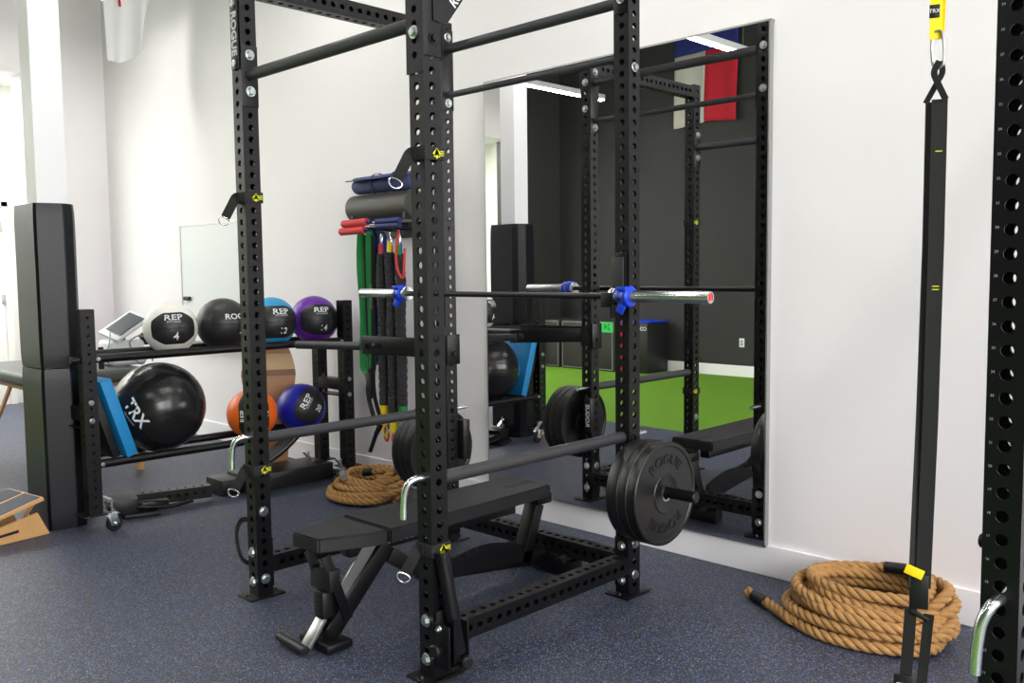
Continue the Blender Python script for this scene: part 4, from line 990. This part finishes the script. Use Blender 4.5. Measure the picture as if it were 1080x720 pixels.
q.tube(smoothpath([(-4.17, -.18, 1.70), (-4.19, -.18, 1.54)], 3), .006, 8); q.tube([(-4.17, -.18, 1.32), (-4.19, -.18, 1.22)], .006, 8); q.tube([(-4.17, -.18, 1.0), (-4.19, -.18, .90)], .006, 8)
tag(q.build('jump_rope', GREYF), 'thin grey skipping cable curling behind the green band', 'skipping rope')

# ------------------------------------------------------------------ hanging white flag, top left
t = thing('hanging_flag', 'white cloth flag hanging from a pole above the left wall', 'flag', (-7.0, -.5, 4.3))
q = MB(); N, K = 26, 20; V = []; Fc = []
for j in range(K+1):
    f = j/K; z0 = 4.35-(4.35-3.22)*f
    for i in range(N+1):
        u = i/N; y = -.71+.50*u*(1-.12*f); z = z0+(.22*u**2*f); x = -7.0+.05*math.sin(u*9+f*1.2)*(.4+f)
        if i > N*.55: y -= .10*f*(u-.55)/.45
        V.append((x, y, z))
for j in range(K):
    for i in range(N): k = j*(N+1)+i; Fc.append((k, k+1, k+N+2, k+N+1))
q._add(V, Fc); q.build('cloth', FLAGW, t, smooth=80)
q = MB(); q.strap([(-6.93, -.61, 4.3), (-6.94, -.60, 3.9), (-6.945, -.585, 3.68)], .004, .02, (1, 0, 0)); q.build('red_stripe', RED, t, smooth=0)
MB().cyl((-7.0, .0, 4.37), (-7.0, -.85, 4.37), .012, n=12).build('pole', ALU, t)

# ------------------------------------------------------------------ back of the room, seen in the mirror
t = thing('wall_flag', 'vertical blue, white and red flag on the dark wall, seen in the mirror', 'flag', (-6.12, YB+.03, 4.5))
fx0, fx1, zt, zb_ = -6.62, -5.62, 5.0, 3.44
def flagpiece(x0, x1, z0, z1, mt, nm):
    q = MB(); V = []; Fc = []; N = 14; K = 8
    for j in range(K+1):
        for i in range(N+1):
            x = x0+(x1-x0)*i/N; z = z0+(z1-z0)*j/K; s_ = (zt-z)/(zt-zb_)
            V.append((x+.02*s_*math.sin(z*3), YB+.045+.018*math.sin(x*17+z)*s_, z+.02*math.sin(x*6)*s_))
    for j in range(K):
        for i in range(N): k = j*(N+1)+i; Fc.append((k, k+1, k+N+2, k+N+1))
    q._add(V, Fc); o = q.build(nm, mt, t, smooth=80); md = o.modifiers.new('s', 'SOLIDIFY'); md.thickness = .002
xm = (fx0+fx1)/2
flagpiece(fx0, fx1, 4.40, zt, BLUC, 'blue_field'); flagpiece(fx0, xm, zb_, 4.40, WHC, 'white_stripe'); flagpiece(xm, fx1, zb_, 4.40, RED, 'red_stripe')
st_ = []
for i in range(10):
    a = PI/2+2*PI*i/10; r_ = .17 if i % 2 == 0 else .065; st_.append((r_*math.cos(a), r_*math.sin(a)))
MB().prism([(x, y) for x, y in st_], Matrix(((0, 1, 0, xm), (0, 0, 1, YB+.075), (1, 0, 0, 4.70), (0, 0, 0, 1))), .003).build('star', WHC, t, smooth=0)
def plyo(x0, x1, z0, z1, d, lab):
    t = thing('plyo_box', lab, 'plyo box', ((x0+x1)/2, YB+d/2+.03, z0), 'foam plyo boxes by the dark wall')
    MB().box(((x0+x1)/2, YB+.03+d/2, (z0+z1)/2), (x1-x0, d, z1-z0), bev=.02).build('body', BOXF, t)
    yf = YB+.03+d+.001; q = MB()
    for c, s_ in ((((x0+x1)/2, yf, z0+.025), (x1-x0-.05, .006, .012)), (((x0+x1)/2, yf, z1-.025), (x1-x0-.05, .006, .012)), ((x0+.025, yf, (z0+z1)/2), (.012, .006, z1-z0-.05)), ((x1-.025, yf, (z0+z1)/2), (.012, .006, z1-z0-.05))): q.box(c, s_)
    q.build('piping', SEAMG, t, smooth=0); return t, yf
t, yf = plyo(-8.70, -8.28, 0, .46, .6, 'dark foam box with pale piping, left of the numbered boxes')
t, yf = plyo(-8.24, -7.24, 0, .72, .6, 'dark foam plyo box with a green 24 label')
MB().box((-7.42, yf, .64), (.34, .004, .15)).build('label_patch', GRNL, t, smooth=0)
MB().text('24', .12, planefn((-7.36, yf+.003, .64), (-1, 0, 0), (0, 0, 1)), .001).build('print', PLASTIC, t, smooth=0)
t, yf = plyo(-8.70, -8.28, .465, .72, .6, 'low dark foam box marked 20 stacked on the piped box')
MB().text('20', .10, planefn((-8.6, yf+.003, .60), (-1, 0, 0), (0, 0, 1)), .001).build('print', PRINT, t, smooth=0)
t = thing('folding_mat', 'tall black crash pad with red side and blue top by the dark wall', 'crash pad', (-6.94, YB+.3, 0))
MB().box((-6.93, YB+.30, .36), (.44, .5, .70), bev=.01).build('body', BKV, t)
MB().box((-7.17, YB+.32, .36), (.03, .5, .70), bev=.004).build('side_panel', RED, t, label='bright red side panel')
MB().box((-6.94, YB+.30, .725), (.50, .5, .02), bev=.004).build('top_panel', BLUEP, t, label='blue top panel')
MB().text('COMBAT', .075, planefn((-6.88, YB+.553, .63), (-1, 0, 0), (0, 0, 1)), .001, bold=.001).build('print', PRINT, t, smooth=0)
t = thing('wall_outlet', 'small white outlet low on the dark wall, seen in the mirror', 'outlet', (-5.55, YB+.005, .45))
MB().box((-5.55, YB+.006, .46), (.075, .008, .12), bev=.002).build('cover_plate', DEVW, t)
q = MB()
for z in (.44, .48): q.box((-5.55, YB+.0105, z), (.03, .002, .024), bev=.0005)
q.build('socket', SEAMG, t)
# tidy the shared mesh used for uprights
for o in bpy.data.objects:
    if o.type == 'EMPTY' and not o.children and o.parent is None: print('EMPTY WITHOUT PARTS', o.name)
